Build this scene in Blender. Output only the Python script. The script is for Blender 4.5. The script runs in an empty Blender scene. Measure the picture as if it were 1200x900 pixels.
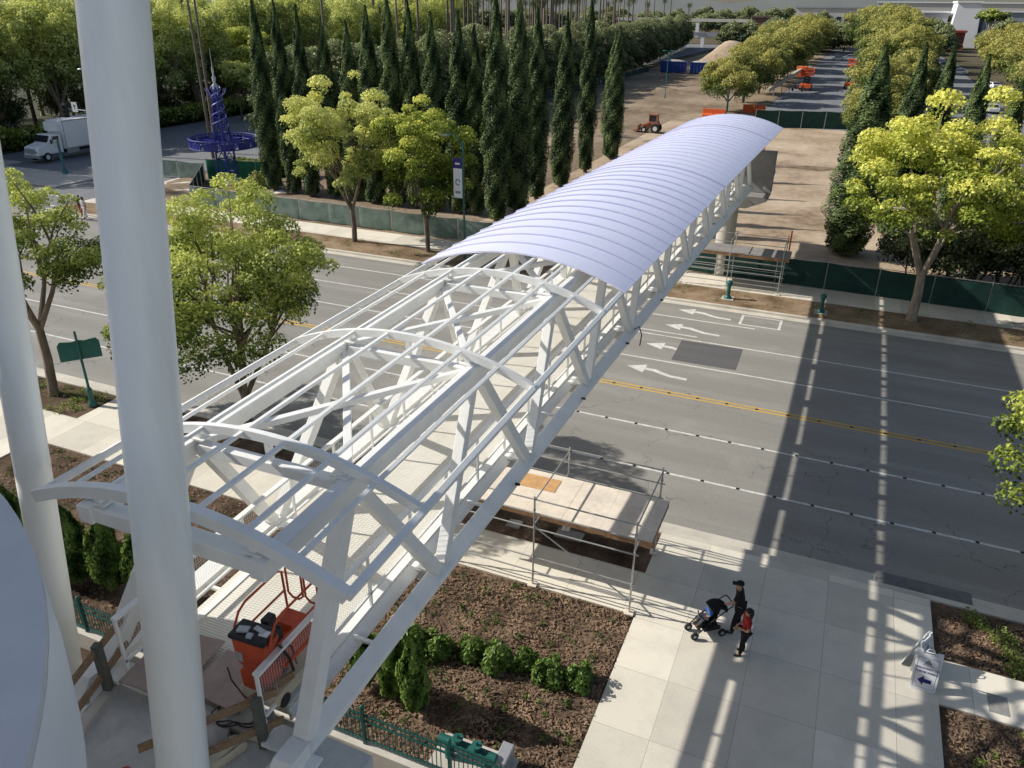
import bpy, math, random
import numpy as np
from mathutils import Vector, Matrix
random.seed(7); rng = np.random.default_rng(11)
SC = bpy.context.scene; COL = SC.collection
R = math.radians
V = Vector
ORG = {}

# ------------------------------------------------------------------ materials
def nodes(name):
    m = bpy.data.materials.new(name); m.use_nodes = True
    nt = m.node_tree; nt.nodes.clear()
    return m, nt, nt.nodes.new, nt.links.new

def mat(name, col, rough=0.6, var=0.12, scale=3.0, bump=0.0, bscale=30.0, metal=0.0, stretch=(1, 1, 1), spec=0.4, dirt=None, dscale=0.6):
    m, nt, N, L = nodes(name)
    out = N('ShaderNodeOutputMaterial'); b = N('ShaderNodeBsdfPrincipled'); L(b.outputs[0], out.inputs[0])
    b.inputs['Roughness'].default_value = rough; b.inputs['Metallic'].default_value = metal
    b.inputs['Specular IOR Level'].default_value = spec
    tc = N('ShaderNodeTexCoord'); mp = N('ShaderNodeMapping'); mp.inputs['Scale'].default_value = stretch
    L(tc.outputs['Object'], mp.inputs[0])
    nz = N('ShaderNodeTexNoise'); nz.inputs['Scale'].default_value = scale; nz.inputs['Detail'].default_value = 6; nz.inputs['Roughness'].default_value = .65
    L(mp.outputs[0], nz.inputs['Vector'])
    cr = N('ShaderNodeValToRGB'); c = Vector(col)
    lo = c * (1 - var * 1.6); hi = c * (1 + var * 1.3)
    cr.color_ramp.elements[0].position = .3; cr.color_ramp.elements[1].position = .7
    cr.color_ramp.elements[0].color = (*lo, 1); cr.color_ramp.elements[1].color = (*hi, 1)
    L(nz.outputs[0], cr.inputs[0]); last = cr.outputs[0]
    if dirt:
        n2 = N('ShaderNodeTexNoise'); n2.inputs['Scale'].default_value = dscale; n2.inputs['Detail'].default_value = 7; n2.inputs['Roughness'].default_value = .7
        L(mp.outputs[0], n2.inputs['Vector'])
        r2 = N('ShaderNodeValToRGB'); r2.color_ramp.elements[0].position = .46; r2.color_ramp.elements[1].position = .72
        r2.color_ramp.elements[1].color = (.75, .75, .75, 1)
        L(n2.outputs[0], r2.inputs[0])
        mx = N('ShaderNodeMix'); mx.data_type = 'RGBA'; mx.inputs[7].default_value = (*dirt, 1)
        L(r2.outputs[0], mx.inputs[0]); L(last, mx.inputs[6]); last = mx.outputs[2]
    L(last, b.inputs['Base Color'])
    if bump:
        n3 = N('ShaderNodeTexNoise'); n3.inputs['Scale'].default_value = bscale; n3.inputs['Detail'].default_value = 4
        L(tc.outputs['Object'], n3.inputs['Vector'])
        bp = N('ShaderNodeBump'); bp.inputs['Strength'].default_value = bump; bp.inputs['Distance'].default_value = .03
        L(n3.outputs[0], bp.inputs['Height']); L(bp.outputs[0], b.inputs['Normal'])
    return m

def leafmat(name, dark, mid, light, trans=.3, p=(.15, .5, .9)):
    m, nt, N, L = nodes(name)
    out = N('ShaderNodeOutputMaterial')
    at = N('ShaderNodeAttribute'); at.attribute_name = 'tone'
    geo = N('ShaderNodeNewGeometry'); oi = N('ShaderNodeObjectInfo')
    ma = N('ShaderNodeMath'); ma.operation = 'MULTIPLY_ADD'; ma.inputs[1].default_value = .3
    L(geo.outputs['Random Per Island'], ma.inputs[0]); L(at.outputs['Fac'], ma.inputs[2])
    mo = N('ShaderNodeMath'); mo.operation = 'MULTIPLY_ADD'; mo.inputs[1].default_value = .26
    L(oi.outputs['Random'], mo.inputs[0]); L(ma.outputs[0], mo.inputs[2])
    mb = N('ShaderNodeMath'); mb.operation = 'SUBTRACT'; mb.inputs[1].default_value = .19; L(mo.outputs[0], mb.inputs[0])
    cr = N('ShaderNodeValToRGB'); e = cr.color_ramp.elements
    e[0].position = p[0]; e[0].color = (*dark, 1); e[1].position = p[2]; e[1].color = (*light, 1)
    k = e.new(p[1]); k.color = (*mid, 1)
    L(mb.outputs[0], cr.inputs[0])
    d = N('ShaderNodeBsdfDiffuse'); t = N('ShaderNodeBsdfTranslucent'); g = N('ShaderNodeBsdfGlossy'); g.inputs['Roughness'].default_value = .45
    g.inputs[0].default_value = (.5, .55, .5, 1)
    L(cr.outputs[0], d.inputs[0]); L(cr.outputs[0], t.inputs[0])
    mx = N('ShaderNodeMixShader'); mx.inputs[0].default_value = trans; L(d.outputs[0], mx.inputs[1]); L(t.outputs[0], mx.inputs[2])
    m2 = N('ShaderNodeMixShader'); m2.inputs[0].default_value = .03; L(mx.outputs[0], m2.inputs[1]); L(g.outputs[0], m2.inputs[2])
    L(m2.outputs[0], out.inputs[0])
    return m

def grid_mat(name, col, jcol, w, h, off=(0, 0, 0), mortar=.006, var=.09, rough=.85, stain=(.44, .41, .35), tile_var=.17):
    """concrete slabs with tooled joints (a brick texture without offset) and stains"""
    m, nt, N, L = nodes(name)
    out = N('ShaderNodeOutputMaterial'); b = N('ShaderNodeBsdfPrincipled'); L(b.outputs[0], out.inputs[0])
    b.inputs['Roughness'].default_value = rough; b.inputs['Specular IOR Level'].default_value = .25
    tc = N('ShaderNodeTexCoord'); mp = N('ShaderNodeMapping'); mp.inputs['Location'].default_value = off
    L(tc.outputs['Object'], mp.inputs[0])
    br = N('ShaderNodeTexBrick'); br.offset = 0; br.squash = 1
    br.inputs['Scale'].default_value = 1; br.inputs['Mortar Size'].default_value = mortar; br.inputs['Mortar Smooth'].default_value = .3
    br.inputs['Brick Width'].default_value = w; br.inputs['Row Height'].default_value = h; br.inputs['Bias'].default_value = 0
    c = Vector(col)
    br.inputs['Color1'].default_value = (*(c * (1 - tile_var)), 1); br.inputs['Color2'].default_value = (*(c * (1 + tile_var * .6)), 1)
    br.inputs['Mortar'].default_value = (*jcol, 1)
    L(mp.outputs[0], br.inputs['Vector'])
    nz = N('ShaderNodeTexNoise'); nz.inputs['Scale'].default_value = .9; nz.inputs['Detail'].default_value = 9; nz.inputs['Roughness'].default_value = .68
    L(tc.outputs['Object'], nz.inputs['Vector'])
    r = N('ShaderNodeValToRGB'); r.color_ramp.elements[0].position = .45; r.color_ramp.elements[1].position = .85
    r.color_ramp.elements[1].color = (.6, .6, .6, 1)
    L(nz.outputs[0], r.inputs[0])
    mx = N('ShaderNodeMix'); mx.data_type = 'RGBA'; mx.inputs[7].default_value = (*stain, 1)
    L(r.outputs[0], mx.inputs[0]); L(br.outputs[0], mx.inputs[6])
    n2 = N('ShaderNodeTexNoise'); n2.inputs['Scale'].default_value = 22; n2.inputs['Detail'].default_value = 5
    L(tc.outputs['Object'], n2.inputs['Vector'])
    m3 = N('ShaderNodeMix'); m3.data_type = 'RGBA'; m3.blend_type = 'OVERLAY'; m3.inputs[0].default_value = var * 3
    L(mx.outputs[2], m3.inputs[6]); L(n2.outputs[0], m3.inputs[7])
    L(m3.outputs[2], b.inputs['Base Color'])
    return m

def road_mat(name, col, cracks=True, stretch=(.12, 1, 1)):
    m, nt, N, L = nodes(name)
    out = N('ShaderNodeOutputMaterial'); b = N('ShaderNodeBsdfPrincipled'); L(b.outputs[0], out.inputs[0])
    b.inputs['Roughness'].default_value = .9; b.inputs['Specular IOR Level'].default_value = .2
    tc = N('ShaderNodeTexCoord'); mp = N('ShaderNodeMapping'); mp.inputs['Scale'].default_value = stretch
    L(tc.outputs['Object'], mp.inputs[0])
    n1 = N('ShaderNodeTexNoise'); n1.inputs['Scale'].default_value = 1.1; n1.inputs['Detail'].default_value = 8; n1.inputs['Roughness'].default_value = .62
    L(mp.outputs[0], n1.inputs['Vector'])
    c = Vector(col)
    r = N('ShaderNodeValToRGB'); e = r.color_ramp.elements; e[0].position = .28; e[1].position = .72
    e[0].color = (*(c * .84), 1); e[1].color = (*(c * 1.14), 1); L(n1.outputs[0], r.inputs[0])
    n2 = N('ShaderNodeTexNoise'); n2.inputs['Scale'].default_value = 28; n2.inputs['Detail'].default_value = 4; L(tc.outputs['Object'], n2.inputs['Vector'])
    m3 = N('ShaderNodeMix'); m3.data_type = 'RGBA'; m3.blend_type = 'OVERLAY'; m3.inputs[0].default_value = .35
    L(r.outputs[0], m3.inputs[6]); L(n2.outputs[0], m3.inputs[7]); last = m3.outputs[2]
    n4 = N('ShaderNodeTexNoise'); n4.inputs['Scale'].default_value = .33; n4.inputs['Detail'].default_value = 5; L(tc.outputs['Object'], n4.inputs['Vector'])
    if cracks:
        sy = N('ShaderNodeSeparateXYZ'); L(tc.outputs['Object'], sy.inputs[0])
        ph = N('ShaderNodeMath'); ph.operation = 'MULTIPLY_ADD'; ph.inputs[1].default_value = 6.2832 / 3.53; ph.inputs[2].default_value = -6.2832 * 24.63 / 3.53; L(sy.outputs[1], ph.inputs[0])
        co_ = N('ShaderNodeMath'); co_.operation = 'COSINE'; L(ph.outputs[0], co_.inputs[0])
        wn = N('ShaderNodeMath'); wn.operation = 'MULTIPLY_ADD'; wn.inputs[1].default_value = .9; wn.inputs[2].default_value = -.25; L(n1.outputs[0], wn.inputs[0])
        wf = N('ShaderNodeMath'); wf.operation = 'MULTIPLY'; L(co_.outputs[0], wf.inputs[0]); L(wn.outputs[0], wf.inputs[1])
        cl = N('ShaderNodeClamp'); L(wf.outputs[0], cl.inputs[0])
        mz = N('ShaderNodeMix'); mz.data_type = 'RGBA'; mz.inputs[7].default_value = (*(c * .55), 1); L(cl.outputs[0], mz.inputs[0]); L(last, mz.inputs[6])
        r4 = N('ShaderNodeValToRGB'); r4.color_ramp.elements[0].position = .58; r4.color_ramp.elements[1].position = .74; r4.color_ramp.elements[1].color = (.4, .4, .4, 1); L(n4.outputs[0], r4.inputs[0])
        mq = N('ShaderNodeMix'); mq.data_type = 'RGBA'; mq.inputs[7].default_value = (*(c * 1.35), 1); L(r4.outputs[0], mq.inputs[0]); L(mz.outputs[2], mq.inputs[6]); last = mq.outputs[2]
        nw = N('ShaderNodeTexNoise'); nw.inputs['Scale'].default_value = .8; nw.inputs['Detail'].default_value = 6; nw.inputs['Roughness'].default_value = .7
        L(tc.outputs['Object'], nw.inputs['Vector'])
        ad = N('ShaderNodeMix'); ad.data_type = 'RGBA'; ad.blend_type = 'LINEAR_LIGHT'; ad.inputs[0].default_value = .75
        L(tc.outputs['Object'], ad.inputs[6]); L(nw.outputs['Color'], ad.inputs[7])
        vo = N('ShaderNodeTexVoronoi'); vo.feature = 'DISTANCE_TO_EDGE'; vo.inputs['Scale'].default_value = .28
        L(ad.outputs[2], vo.inputs['Vector'])
        lt = N('ShaderNodeMath'); lt.operation = 'LESS_THAN'; lt.inputs[1].default_value = .0032; L(vo.outputs[0], lt.inputs[0])
        gt = N('ShaderNodeMath'); gt.operation = 'GREATER_THAN'; gt.inputs[1].default_value = .5; L(n4.outputs[0], gt.inputs[0])
        sx = N('ShaderNodeSeparateXYZ'); L(tc.outputs['Object'], sx.inputs[0])
        yl = N('ShaderNodeMath'); yl.operation = 'LESS_THAN'; yl.inputs[1].default_value = 34; L(sx.outputs[1], yl.inputs[0])
        mu = N('ShaderNodeMath'); mu.operation = 'MULTIPLY'; L(lt.outputs[0], mu.inputs[0]); L(gt.outputs[0], mu.inputs[1])
        mv = N('ShaderNodeMath'); mv.operation = 'MULTIPLY'; L(mu.outputs[0], mv.inputs[0]); L(yl.outputs[0], mv.inputs[1])
        mw = N('ShaderNodeMath'); mw.operation = 'MULTIPLY'; mw.inputs[1].default_value = .62; L(mv.outputs[0], mw.inputs[0])
        mx = N('ShaderNodeMix'); mx.data_type = 'RGBA'; mx.inputs[7].default_value = (.03, .03, .03, 1)
        L(mw.outputs[0], mx.inputs[0]); L(last, mx.inputs[6]); last = mx.outputs[2]
    L(last, b.inputs['Base Color'])
    return m

def soil_mat(name, cols, scale=9, bump=.6, big=.5):
    m, nt, N, L = nodes(name)
    out = N('ShaderNodeOutputMaterial'); b = N('ShaderNodeBsdfPrincipled'); L(b.outputs[0], out.inputs[0])
    b.inputs['Roughness'].default_value = .95; b.inputs['Specular IOR Level'].default_value = .1
    tc = N('ShaderNodeTexCoord')
    n1 = N('ShaderNodeTexNoise'); n1.inputs['Scale'].default_value = scale; n1.inputs['Detail'].default_value = 8; n1.inputs['Roughness'].default_value = .8
    n2 = N('ShaderNodeTexNoise'); n2.inputs['Scale'].default_value = big; n2.inputs['Detail'].default_value = 6
    L(tc.outputs['Object'], n1.inputs['Vector']); L(tc.outputs['Object'], n2.inputs['Vector'])
    ad = N('ShaderNodeMath'); ad.operation = 'MULTIPLY_ADD'; ad.inputs[1].default_value = .6; L(n2.outputs[0], ad.inputs[0])
    m5 = N('ShaderNodeMath'); m5.operation = 'MULTIPLY'; m5.inputs[1].default_value = .55; L(n1.outputs[0], m5.inputs[0]); L(m5.outputs[0], ad.inputs[2])
    r = N('ShaderNodeValToRGB'); e = r.color_ramp.elements
    e[0].position = .42; e[0].color = (*cols[0], 1); e[1].position = .74; e[1].color = (*cols[2], 1)
    k = e.new(.57); k.color = (*cols[1], 1); L(ad.outputs[0], r.inputs[0]); L(r.outputs[0], b.inputs['Base Color'])
    bp = N('ShaderNodeBump'); bp.inputs['Strength'].default_value = bump; bp.inputs['Distance'].default_value = .05
    L(n1.outputs[0], bp.inputs['Height']); L(bp.outputs[0], b.inputs['Normal'])
    return m

def deck_mat():
    m, nt, N, L = nodes('ribbed_deck')
    out = N('ShaderNodeOutputMaterial'); b = N('ShaderNodeBsdfPrincipled'); L(b.outputs[0], out.inputs[0]); b.inputs['Roughness'].default_value = .7
    tc = N('ShaderNodeTexCoord'); wv = N('ShaderNodeTexWave'); wv.bands_direction = 'Y'; wv.inputs['Scale'].default_value = 5.5
    wv.inputs['Distortion'].default_value = 0
    L(tc.outputs['Object'], wv.inputs['Vector'])
    r = N('ShaderNodeValToRGB'); e = r.color_ramp.elements; e[0].position = .1; e[0].color = (.68, .64, .55, 1); e[1].position = .45; e[1].color = (.86, .82, .72, 1)
    L(wv.outputs[0], r.inputs[0])
    nz = N('ShaderNodeTexNoise'); nz.inputs['Scale'].default_value = 1.6; nz.inputs['Detail'].default_value = 7; L(tc.outputs['Object'], nz.inputs['Vector'])
    mx = N('ShaderNodeMix'); mx.data_type = 'RGBA'; mx.blend_type = 'OVERLAY'; mx.inputs[0].default_value = .3
    L(r.outputs[0], mx.inputs[6]); L(nz.outputs[0], mx.inputs[7]); L(mx.outputs[2], b.inputs['Base Color'])
    bp = N('ShaderNodeBump'); bp.inputs['Strength'].default_value = .5; bp.inputs['Distance'].default_value = .02
    L(wv.outputs[0], bp.inputs['Height']); L(bp.outputs[0], b.inputs['Normal'])
    return m

M = {}
M['white'] = mat('white_steel_paint', (.88, .88, .85), .42, .03, 1.2, .04, 60, dirt=(.80, .79, .75), dscale=2.2)
M['column'] = mat('column_paint', (.95, .97, .94), .38, .025, .5, .03, 40, dirt=(.80, .82, .78), dscale=1.4, stretch=(1, 1, .12))
M['disc'] = mat('canopy_paint', (.70, .69, .69), .55, .05, .5, dirt=(.56, .555, .56), dscale=.35)
M['disc_side'] = mat('canopy_side_paint', (.88, .92, .97), .4, .04, .4)
M['sheet'] = mat('lavender_roof_sheet', (.80, .815, 1.0), .3, .02, .35, dirt=(.83, .84, .98), dscale=.15)
M['seam'] = mat('roof_seam_dark', (.52, .52, .70), .6, .05)
M['deck'] = deck_mat()
M['mesh'] = mat('mesh_steel', (.8, .8, .76), .5, .05, 2, metal=.1)
M['galv'] = mat('galvanised_tube', (.5, .51, .5), .4, .1, 4, metal=.6)
M['dark'] = mat('dark_gap', (.03, .03, .03), .8)
M['black'] = mat('black_plastic', (.018, .018, .02), .45, .2)
M['rubber'] = mat('tyre_rubber', (.025, .025, .025), .85)
M['conc'] = mat('landing_concrete', (.62, .62, .59), .85, .1, 2.5, .15, 40, dirt=(.42, .42, .41), dscale=1.1)
M['conc2'] = mat('pale_concrete', (.55, .52, .46), .85, .08, 1.5, .1, 40, dirt=(.4, .37, .32), dscale=.8)
M['concdark'] = mat('grey_concrete', (.27, .26, .25), .85, .12, 1.5, .1, 30)
M['road'] = road_mat('old_asphalt', (.305, .292, .264))
M['road2'] = road_mat('lot_asphalt', (.22, .225, .235), False, (1, .2, 1))
M['patch'] = road_mat('asphalt_patch', (.13, .13, .13), False)
M['gutter'] = mat('dark_gutter_asphalt', (.17, .165, .16), .9, .15, 3)
M['walk'] = grid_mat('plaza_concrete', (.77, .715, .60), (.3, .27, .22), 1.9, 2.05, (.1, .55, 0))
M['walkfar'] = grid_mat('far_walk_concrete', (.76, .7, .59), (.35, .32, .27), 1.5, 2.5)
M['curb'] = mat('curb_concrete', (.66, .61, .52), .9, .1, 2, .1, 30, dirt=(.3, .28, .24), dscale=1)
M['white_line'] = mat('white_road_paint', (.72, .71, .67), .8, .12, 6, dirt=(.4, .39, .36), dscale=2.5)
M['yellow_line'] = mat('yellow_road_paint', (.72, .44, .06), .8, .1, 6, dirt=(.4, .3, .12), dscale=2.5)
M['mulch'] = soil_mat('bark_mulch', ((.03, .021, .015), (.115, .078, .053), (.26, .185, .13)), 14, 1.0, .8)
M['chip'] = mat('bark_chips', (.25, .165, .105), .95, .5, 1.3)
M['strip'] = soil_mat('bare_verge_soil', ((.13, .085, .05), (.27, .19, .12), (.42, .32, .22)), 5, .9, .6)
M['dirt'] = soil_mat('graded_dirt', ((.24, .17, .11), (.46, .355, .25), (.62, .50, .37)), 1.1, .5, .12)
M['dirtdark'] = soil_mat('churned_dirt', ((.13, .095, .065), (.27, .205, .14), (.45, .36, .26)), .8, .5, .06)
M['soil'] = soil_mat('base_ground', ((.06, .055, .03), (.12, .10, .06), (.2, .17, .11)), .5, .3, .05)
M['bark'] = mat('tree_bark', (.16, .125, .095), .95, .3, 6, .5, 30, stretch=(1, 1, .25))
M['barkpale'] = mat('pale_bark', (.33, .28, .22), .95, .3, 5, .5, 30, stretch=(1, 1, .25))
M['palmbark'] = mat('palm_trunk', (.2, .165, .135), .95, .3, 8, .5, 30, stretch=(.3, .3, 2))
M['green_metal'] = mat('green_painted_metal', (.018, .12, .105), .4, .12, 3)
M['teal'] = mat('teal_painted_metal', (.03, .17, .19), .4, .12, 3)
M['screen'] = mat('green_screen_fabric', (.13, .185, .16), .85, .2, 1.2, .3, 5, dirt=(.22, .27, .245), dscale=.9)
M['screendark'] = mat('dark_green_screen_fabric', (.012, .05, .042), .85, .2, 1.2, .3, 5)
M['screengreen'] = mat('bright_green_screen_fabric', (.02, .15, .085), .85, .2, 1.2, .3, 5)
M['wood'] = mat('weathered_lumber', (.27, .18, .11), .9, .25, 5, .2, 40, stretch=(1, 6, 6))
M['post'] = mat('treated_post', (.11, .12, .10), .85, .2, 5)
M['ply'] = mat('plywood', (.82, .73, .61), .85, .1, 2.5, .1, 30, dirt=(.62, .55, .46), dscale=1.3)
M['plyorange'] = mat('fresh_plywood', (.62, .36, .16), .8, .12, 4)
M['plypink'] = mat('primed_board', (.42, .33, .29), .85, .1, 3)
M['plyedge'] = mat('plywood_edge', (.33, .19, .10), .9, .2, 6)
M['red'] = mat('lift_red_paint', (.58, .085, .025), .42, .12, 3, dirt=(.35, .05, .03), dscale=2)
M['orange'] = mat('safety_orange', (.78, .13, .03), .55, .1, 3)
M['cream'] = mat('cream_paint', (.55, .49, .37), .6, .1, 3)
M['cloth'] = mat('grey_canvas', (.44, .42, .38), .9, .12, 3, .3, 12)
M['blue'] = mat('cobalt_blue_paint', (.03, .04, .26), .4, .15, 2)
M['bluepale'] = mat('pale_blue_paint', (.2, .22, .5), .4, .15, 2)
M['bin'] = mat('dumpster_blue', (.03, .07, .28), .55, .2, 1)
M['truck'] = mat('truck_white', (.92, .93, .94), .3, .03, 1)
M['silver'] = mat('silver_panel', (.45, .47, .5), .35, .08, 2, metal=.4)
M['glass'] = mat('dark_glass', (.025, .03, .04), .08, .2, 1, spec=.8)
M['skin'] = mat('skin', (.48, .27, .18), .6, .06, 8)
M['hair'] = mat('dark_hair', (.02, .014, .012), .6, .3, 20)
M['redshirt'] = mat('red_shirt_cloth', (.33, .018, .02), .85, .2, 12)
M['blackcloth'] = mat('black_cloth', (.012, .012, .014), .9, .3, 12)
M['bluecloth'] = mat('blue_cloth', (.05, .14, .4), .85, .2, 12)
M['whitecloth'] = mat('white_cloth', (.62, .62, .62), .85, .1, 12)
M['sign'] = mat('white_sign_plastic', (.74, .75, .77), .4, .03, 2)
M['navy'] = mat('navy_print', (.02, .018, .16), .5, .05)
M['greyprint'] = mat('grey_print', (.25, .27, .3), .6, .05)
M['lid'] = mat('vault_lid', (.3, .29, .27), .8, .15, 6)
M['loader'] = mat('loader_paint', (.36, .15, .09), .7, .2, 2)
M['bwall'] = mat('far_cream_wall', (.62, .58, .52), .8, .08, .1)
M['bgrey'] = mat('far_grey_wall', (.33, .34, .37), .8, .08, .1)
M['bwhite'] = mat('far_white_wall', (.8, .8, .82), .7, .04, .1)
M['roofbrown'] = mat('far_brown_roof', (.16, .1, .08), .8, .2, .3)
M['rust'] = mat('rusty_red', (.3, .06, .04), .7, .2, 2)

LYELLOW = leafmat('yellow_green_leaves', (.035, .065, .012), (.32, .40, .06), (.90, .87, .22), .38, (.18, .5, .9))
LFRESH = leafmat('fresh_green_leaves', (.03, .055, .012), (.22, .29, .065), (.80, .80, .28), .36, (.18, .5, .92))
LMID = leafmat('mid_green_leaves', (.016, .036, .008), (.105, .17, .03), (.62, .66, .17), .36, (.2, .52, .92))
LCYP = leafmat('cypress_scales', (.010, .022, .008), (.042, .075, .026), (.15, .20, .07), .13)
LARB = leafmat('arborvitae_scales', (.012, .03, .005), (.045, .10, .018), (.18, .27, .06), .18)
LDENSE = leafmat('dense_dark_leaves', (.02, .036, .017), (.085, .115, .055), (.34, .37, .18), .3)
LOLIVE = leafmat('olive_leaves', (.04, .065, .02), (.22, .29, .08), (.76, .78, .28), .42)
LFAR = leafmat('lot_tree_leaves', (.03, .055, .016), (.14, .20, .055), (.50, .47, .14), .34, (.18, .52, .95))
LGRASS = leafmat('grass_blades', (.05, .08, .015), (.2, .28, .06), (.5, .56, .16), .35)
LFROND = leafmat('palm_fronds', (.03, .04, .015), (.09, .11, .04), (.22, .22, .09), .2)
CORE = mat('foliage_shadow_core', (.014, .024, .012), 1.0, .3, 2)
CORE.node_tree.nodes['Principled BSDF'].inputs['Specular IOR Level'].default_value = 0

# ------------------------------------------------------------------ mesh builder
class MB:
    def __init__(s): s.v = []; s.f = []; s.m = []; s.k = 0
    def add(s, vs, fs, k=None):
        o = len(s.v); s.v += [tuple(p) for p in vs]
        for f in fs: s.f.append(tuple(i + o for i in f)); s.m.append(s.k if k is None else k)
        return s
    def box(s, c, d, rz=0, k=None, taper=1.0):
        x, y, z = d[0] / 2, d[1] / 2, d[2] / 2; vs = []
        cs, sn = math.cos(rz), math.sin(rz)
        for dz, t in ((-z, 1), (z, taper)):
            for dx, dy in ((-x, -y), (x, -y), (x, y), (-x, y)):
                dx *= t; dy *= t
                vs.append((c[0] + dx * cs - dy * sn, c[1] + dx * sn + dy * cs, c[2] + dz))
        return s.add(vs, [(0, 3, 2, 1), (4, 5, 6, 7), (0, 1, 5, 4), (1, 2, 6, 5), (2, 3, 7, 6), (3, 0, 4, 7)], k)
    def bb(s, a, b, k=None):
        return s.box([(a[i] + b[i]) / 2 for i in range(3)], [abs(b[i] - a[i]) for i in range(3)], 0, k)
    def beam(s, p, q, w, h, up=(0, 0, 1), k=None):
        p, q = V(p), V(q); d = (q - p).normalized(); u = V(up); r = d.cross(u)
        if r.length < 1e-4: r = d.cross(V((0, 1, 0)))
        r.normalize(); u = r.cross(d)
        vs = [e + r * (a * w / 2) + u * (b * h / 2) for e in (p, q) for a, b in ((-1, -1), (1, -1), (1, 1), (-1, 1))]
        return s.add(vs, [(0, 1, 2, 3), (7, 6, 5, 4), (0, 4, 5, 1), (1, 5, 6, 2), (2, 6, 7, 3), (3, 7, 4, 0)], k)
    def sweep(s, pts, sec, frame=None, k=None, caps=True, closed=False):
        """sweep closed 2-D section along pts; frame(i)->(right,up)"""
        n = len(sec); base = []
        P = [V(p) for p in pts]
        for i, p in enumerate(P):
            if frame: r, u = frame(i)
            else:
                d = (P[min(i + 1, len(P) - 1)] - P[max(i - 1, 0)]).normalized()
                r = d.cross(V((0, 0, 1)));
                if r.length < 1e-3: r = V((1, 0, 0))
                r.normalize(); u = r.cross(d)
            base += [p + r * a + u * b for a, b in sec]
        fs = []
        for i in range(len(P) - 1):
            for j in range(n):
                fs.append((i * n + j, i * n + (j + 1) % n, (i + 1) * n + (j + 1) % n, (i + 1) * n + j))
        if caps: fs += [tuple(range(n))[::-1], tuple((len(P) - 1) * n + j for j in range(n))]
        return s.add(base, fs, k)
    def tube(s, pts, r, n=8, k=None, caps=True):
        P = [V(p) for p in pts]; rr = r if isinstance(r, (list, tuple)) else [r] * len(P)
        vs = []; fs = []; ref = None
        for i, p in enumerate(P):
            d = (P[min(i + 1, len(P) - 1)] - P[max(i - 1, 0)])
            d = d.normalized() if d.length > 1e-9 else V((0, 0, 1))
            if ref is None: ref = V((0, 0, 1)) if abs(d.z) < .9 else V((1, 0, 0))
            a = (ref - d * ref.dot(d))
            if a.length < 1e-4: a = d.orthogonal()
            a.normalize(); ref = a; b = d.cross(a)
            for j in range(n):
                t = 2 * math.pi * j / n; vs.append(p + (a * math.cos(t) + b * math.sin(t)) * rr[i])
        for i in range(len(P) - 1):
            for j in range(n): fs.append((i * n + j, i * n + (j + 1) % n, (i + 1) * n + (j + 1) % n, (i + 1) * n + j))
        if caps: fs += [tuple(range(n))[::-1], tuple((len(P) - 1) * n + j for j in range(n))]
        return s.add(vs, fs, k)
    def lathe(s, c, prof, n=20, k=None):
        vs = []; fs = []
        for r, z in prof:
            for j in range(n):
                t = 2 * math.pi * j / n; vs.append((c[0] + r * math.cos(t), c[1] + r * math.sin(t), c[2] + z))
        for i in range(len(prof) - 1):
            for j in range(n): fs.append((i * n + j, i * n + (j + 1) % n, (i + 1) * n + (j + 1) % n, (i + 1) * n + j))
        fs += [tuple(range(n))[::-1], tuple((len(prof) - 1) * n + j for j in range(n))]
        return s.add(vs, fs, k)
    def ball(s, c, r, n=12, m=8, k=None):
        r = r if isinstance(r, (list, tuple)) else (r, r, r); vs = [(c[0], c[1], c[2] - r[2])]; fs = []
        for i in range(1, m):
            ph = math.pi * i / m - math.pi / 2
            for j in range(n):
                t = 2 * math.pi * j / n; vs.append((c[0] + r[0] * math.cos(ph) * math.cos(t), c[1] + r[1] * math.cos(ph) * math.sin(t), c[2] + r[2] * math.sin(ph)))
        vs.append((c[0], c[1], c[2] + r[2])); e = len(vs) - 1
        for j in range(n):
            fs.append((0, 1 + (j + 1) % n, 1 + j)); fs.append((e, e - n + j, e - n + (j + 1) % n))
        for i in range(m - 2):
            for j in range(n):
                a = 1 + i * n; fs.append((a + j, a + (j + 1) % n, a + n + (j + 1) % n, a + n + j))
        return s.add(vs, fs, k)
    def prism(s, poly, z0, z1, k=None):
        n = len(poly); vs = [(x, y, z0) for x, y in poly] + [(x, y, z1) for x, y in poly]
        fs = [tuple(range(n))[::-1], tuple(range(n, 2 * n))] + [(i, (i + 1) % n, n + (i + 1) % n, n + i) for i in range(n)]
        return s.add(vs, fs, k)
    def ext(s, pts, vec, k=None):
        n = len(pts); a = [V(p) for p in pts]; vs = a + [p + V(vec) for p in a]
        fs = [tuple(range(n))[::-1], tuple(range(n, 2 * n))] + [(i, (i + 1) % n, n + (i + 1) % n, n + i) for i in range(n)]
        return s.add(vs, fs, k)
    def face(s, pts, k=None): return s.add(pts, [tuple(range(len(pts)))], k)
    def build(s, name, mats, parent=None, smooth=False, bevel=0, fix=True, org=None):
        o0 = V(org) if org is not None else (ORG.get(parent.name, V((0, 0, 0))) if parent else V((0, 0, 0)))
        me = bpy.data.meshes.new(name)
        me.from_pydata([tuple(V(p) - o0) for p in s.v], [], s.f)
        for m_ in (mats if isinstance(mats, (list, tuple)) else [mats]): me.materials.append(m_)
        me.polygons.foreach_set('material_index', s.m)
        if fix:
            import bmesh
            bm = bmesh.new(); bm.from_mesh(me); bmesh.ops.recalc_face_normals(bm, faces=bm.faces); bm.to_mesh(me); bm.free()
        if smooth:
            me.polygons.foreach_set('use_smooth', [True] * len(me.polygons))
            try: me.set_sharp_from_angle(angle=R(40))
            except Exception: pass
        me.update()
        o = bpy.data.objects.new(name, me); COL.objects.link(o)
        if parent: o.parent = parent
        if org is not None: o.location = o0
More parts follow.
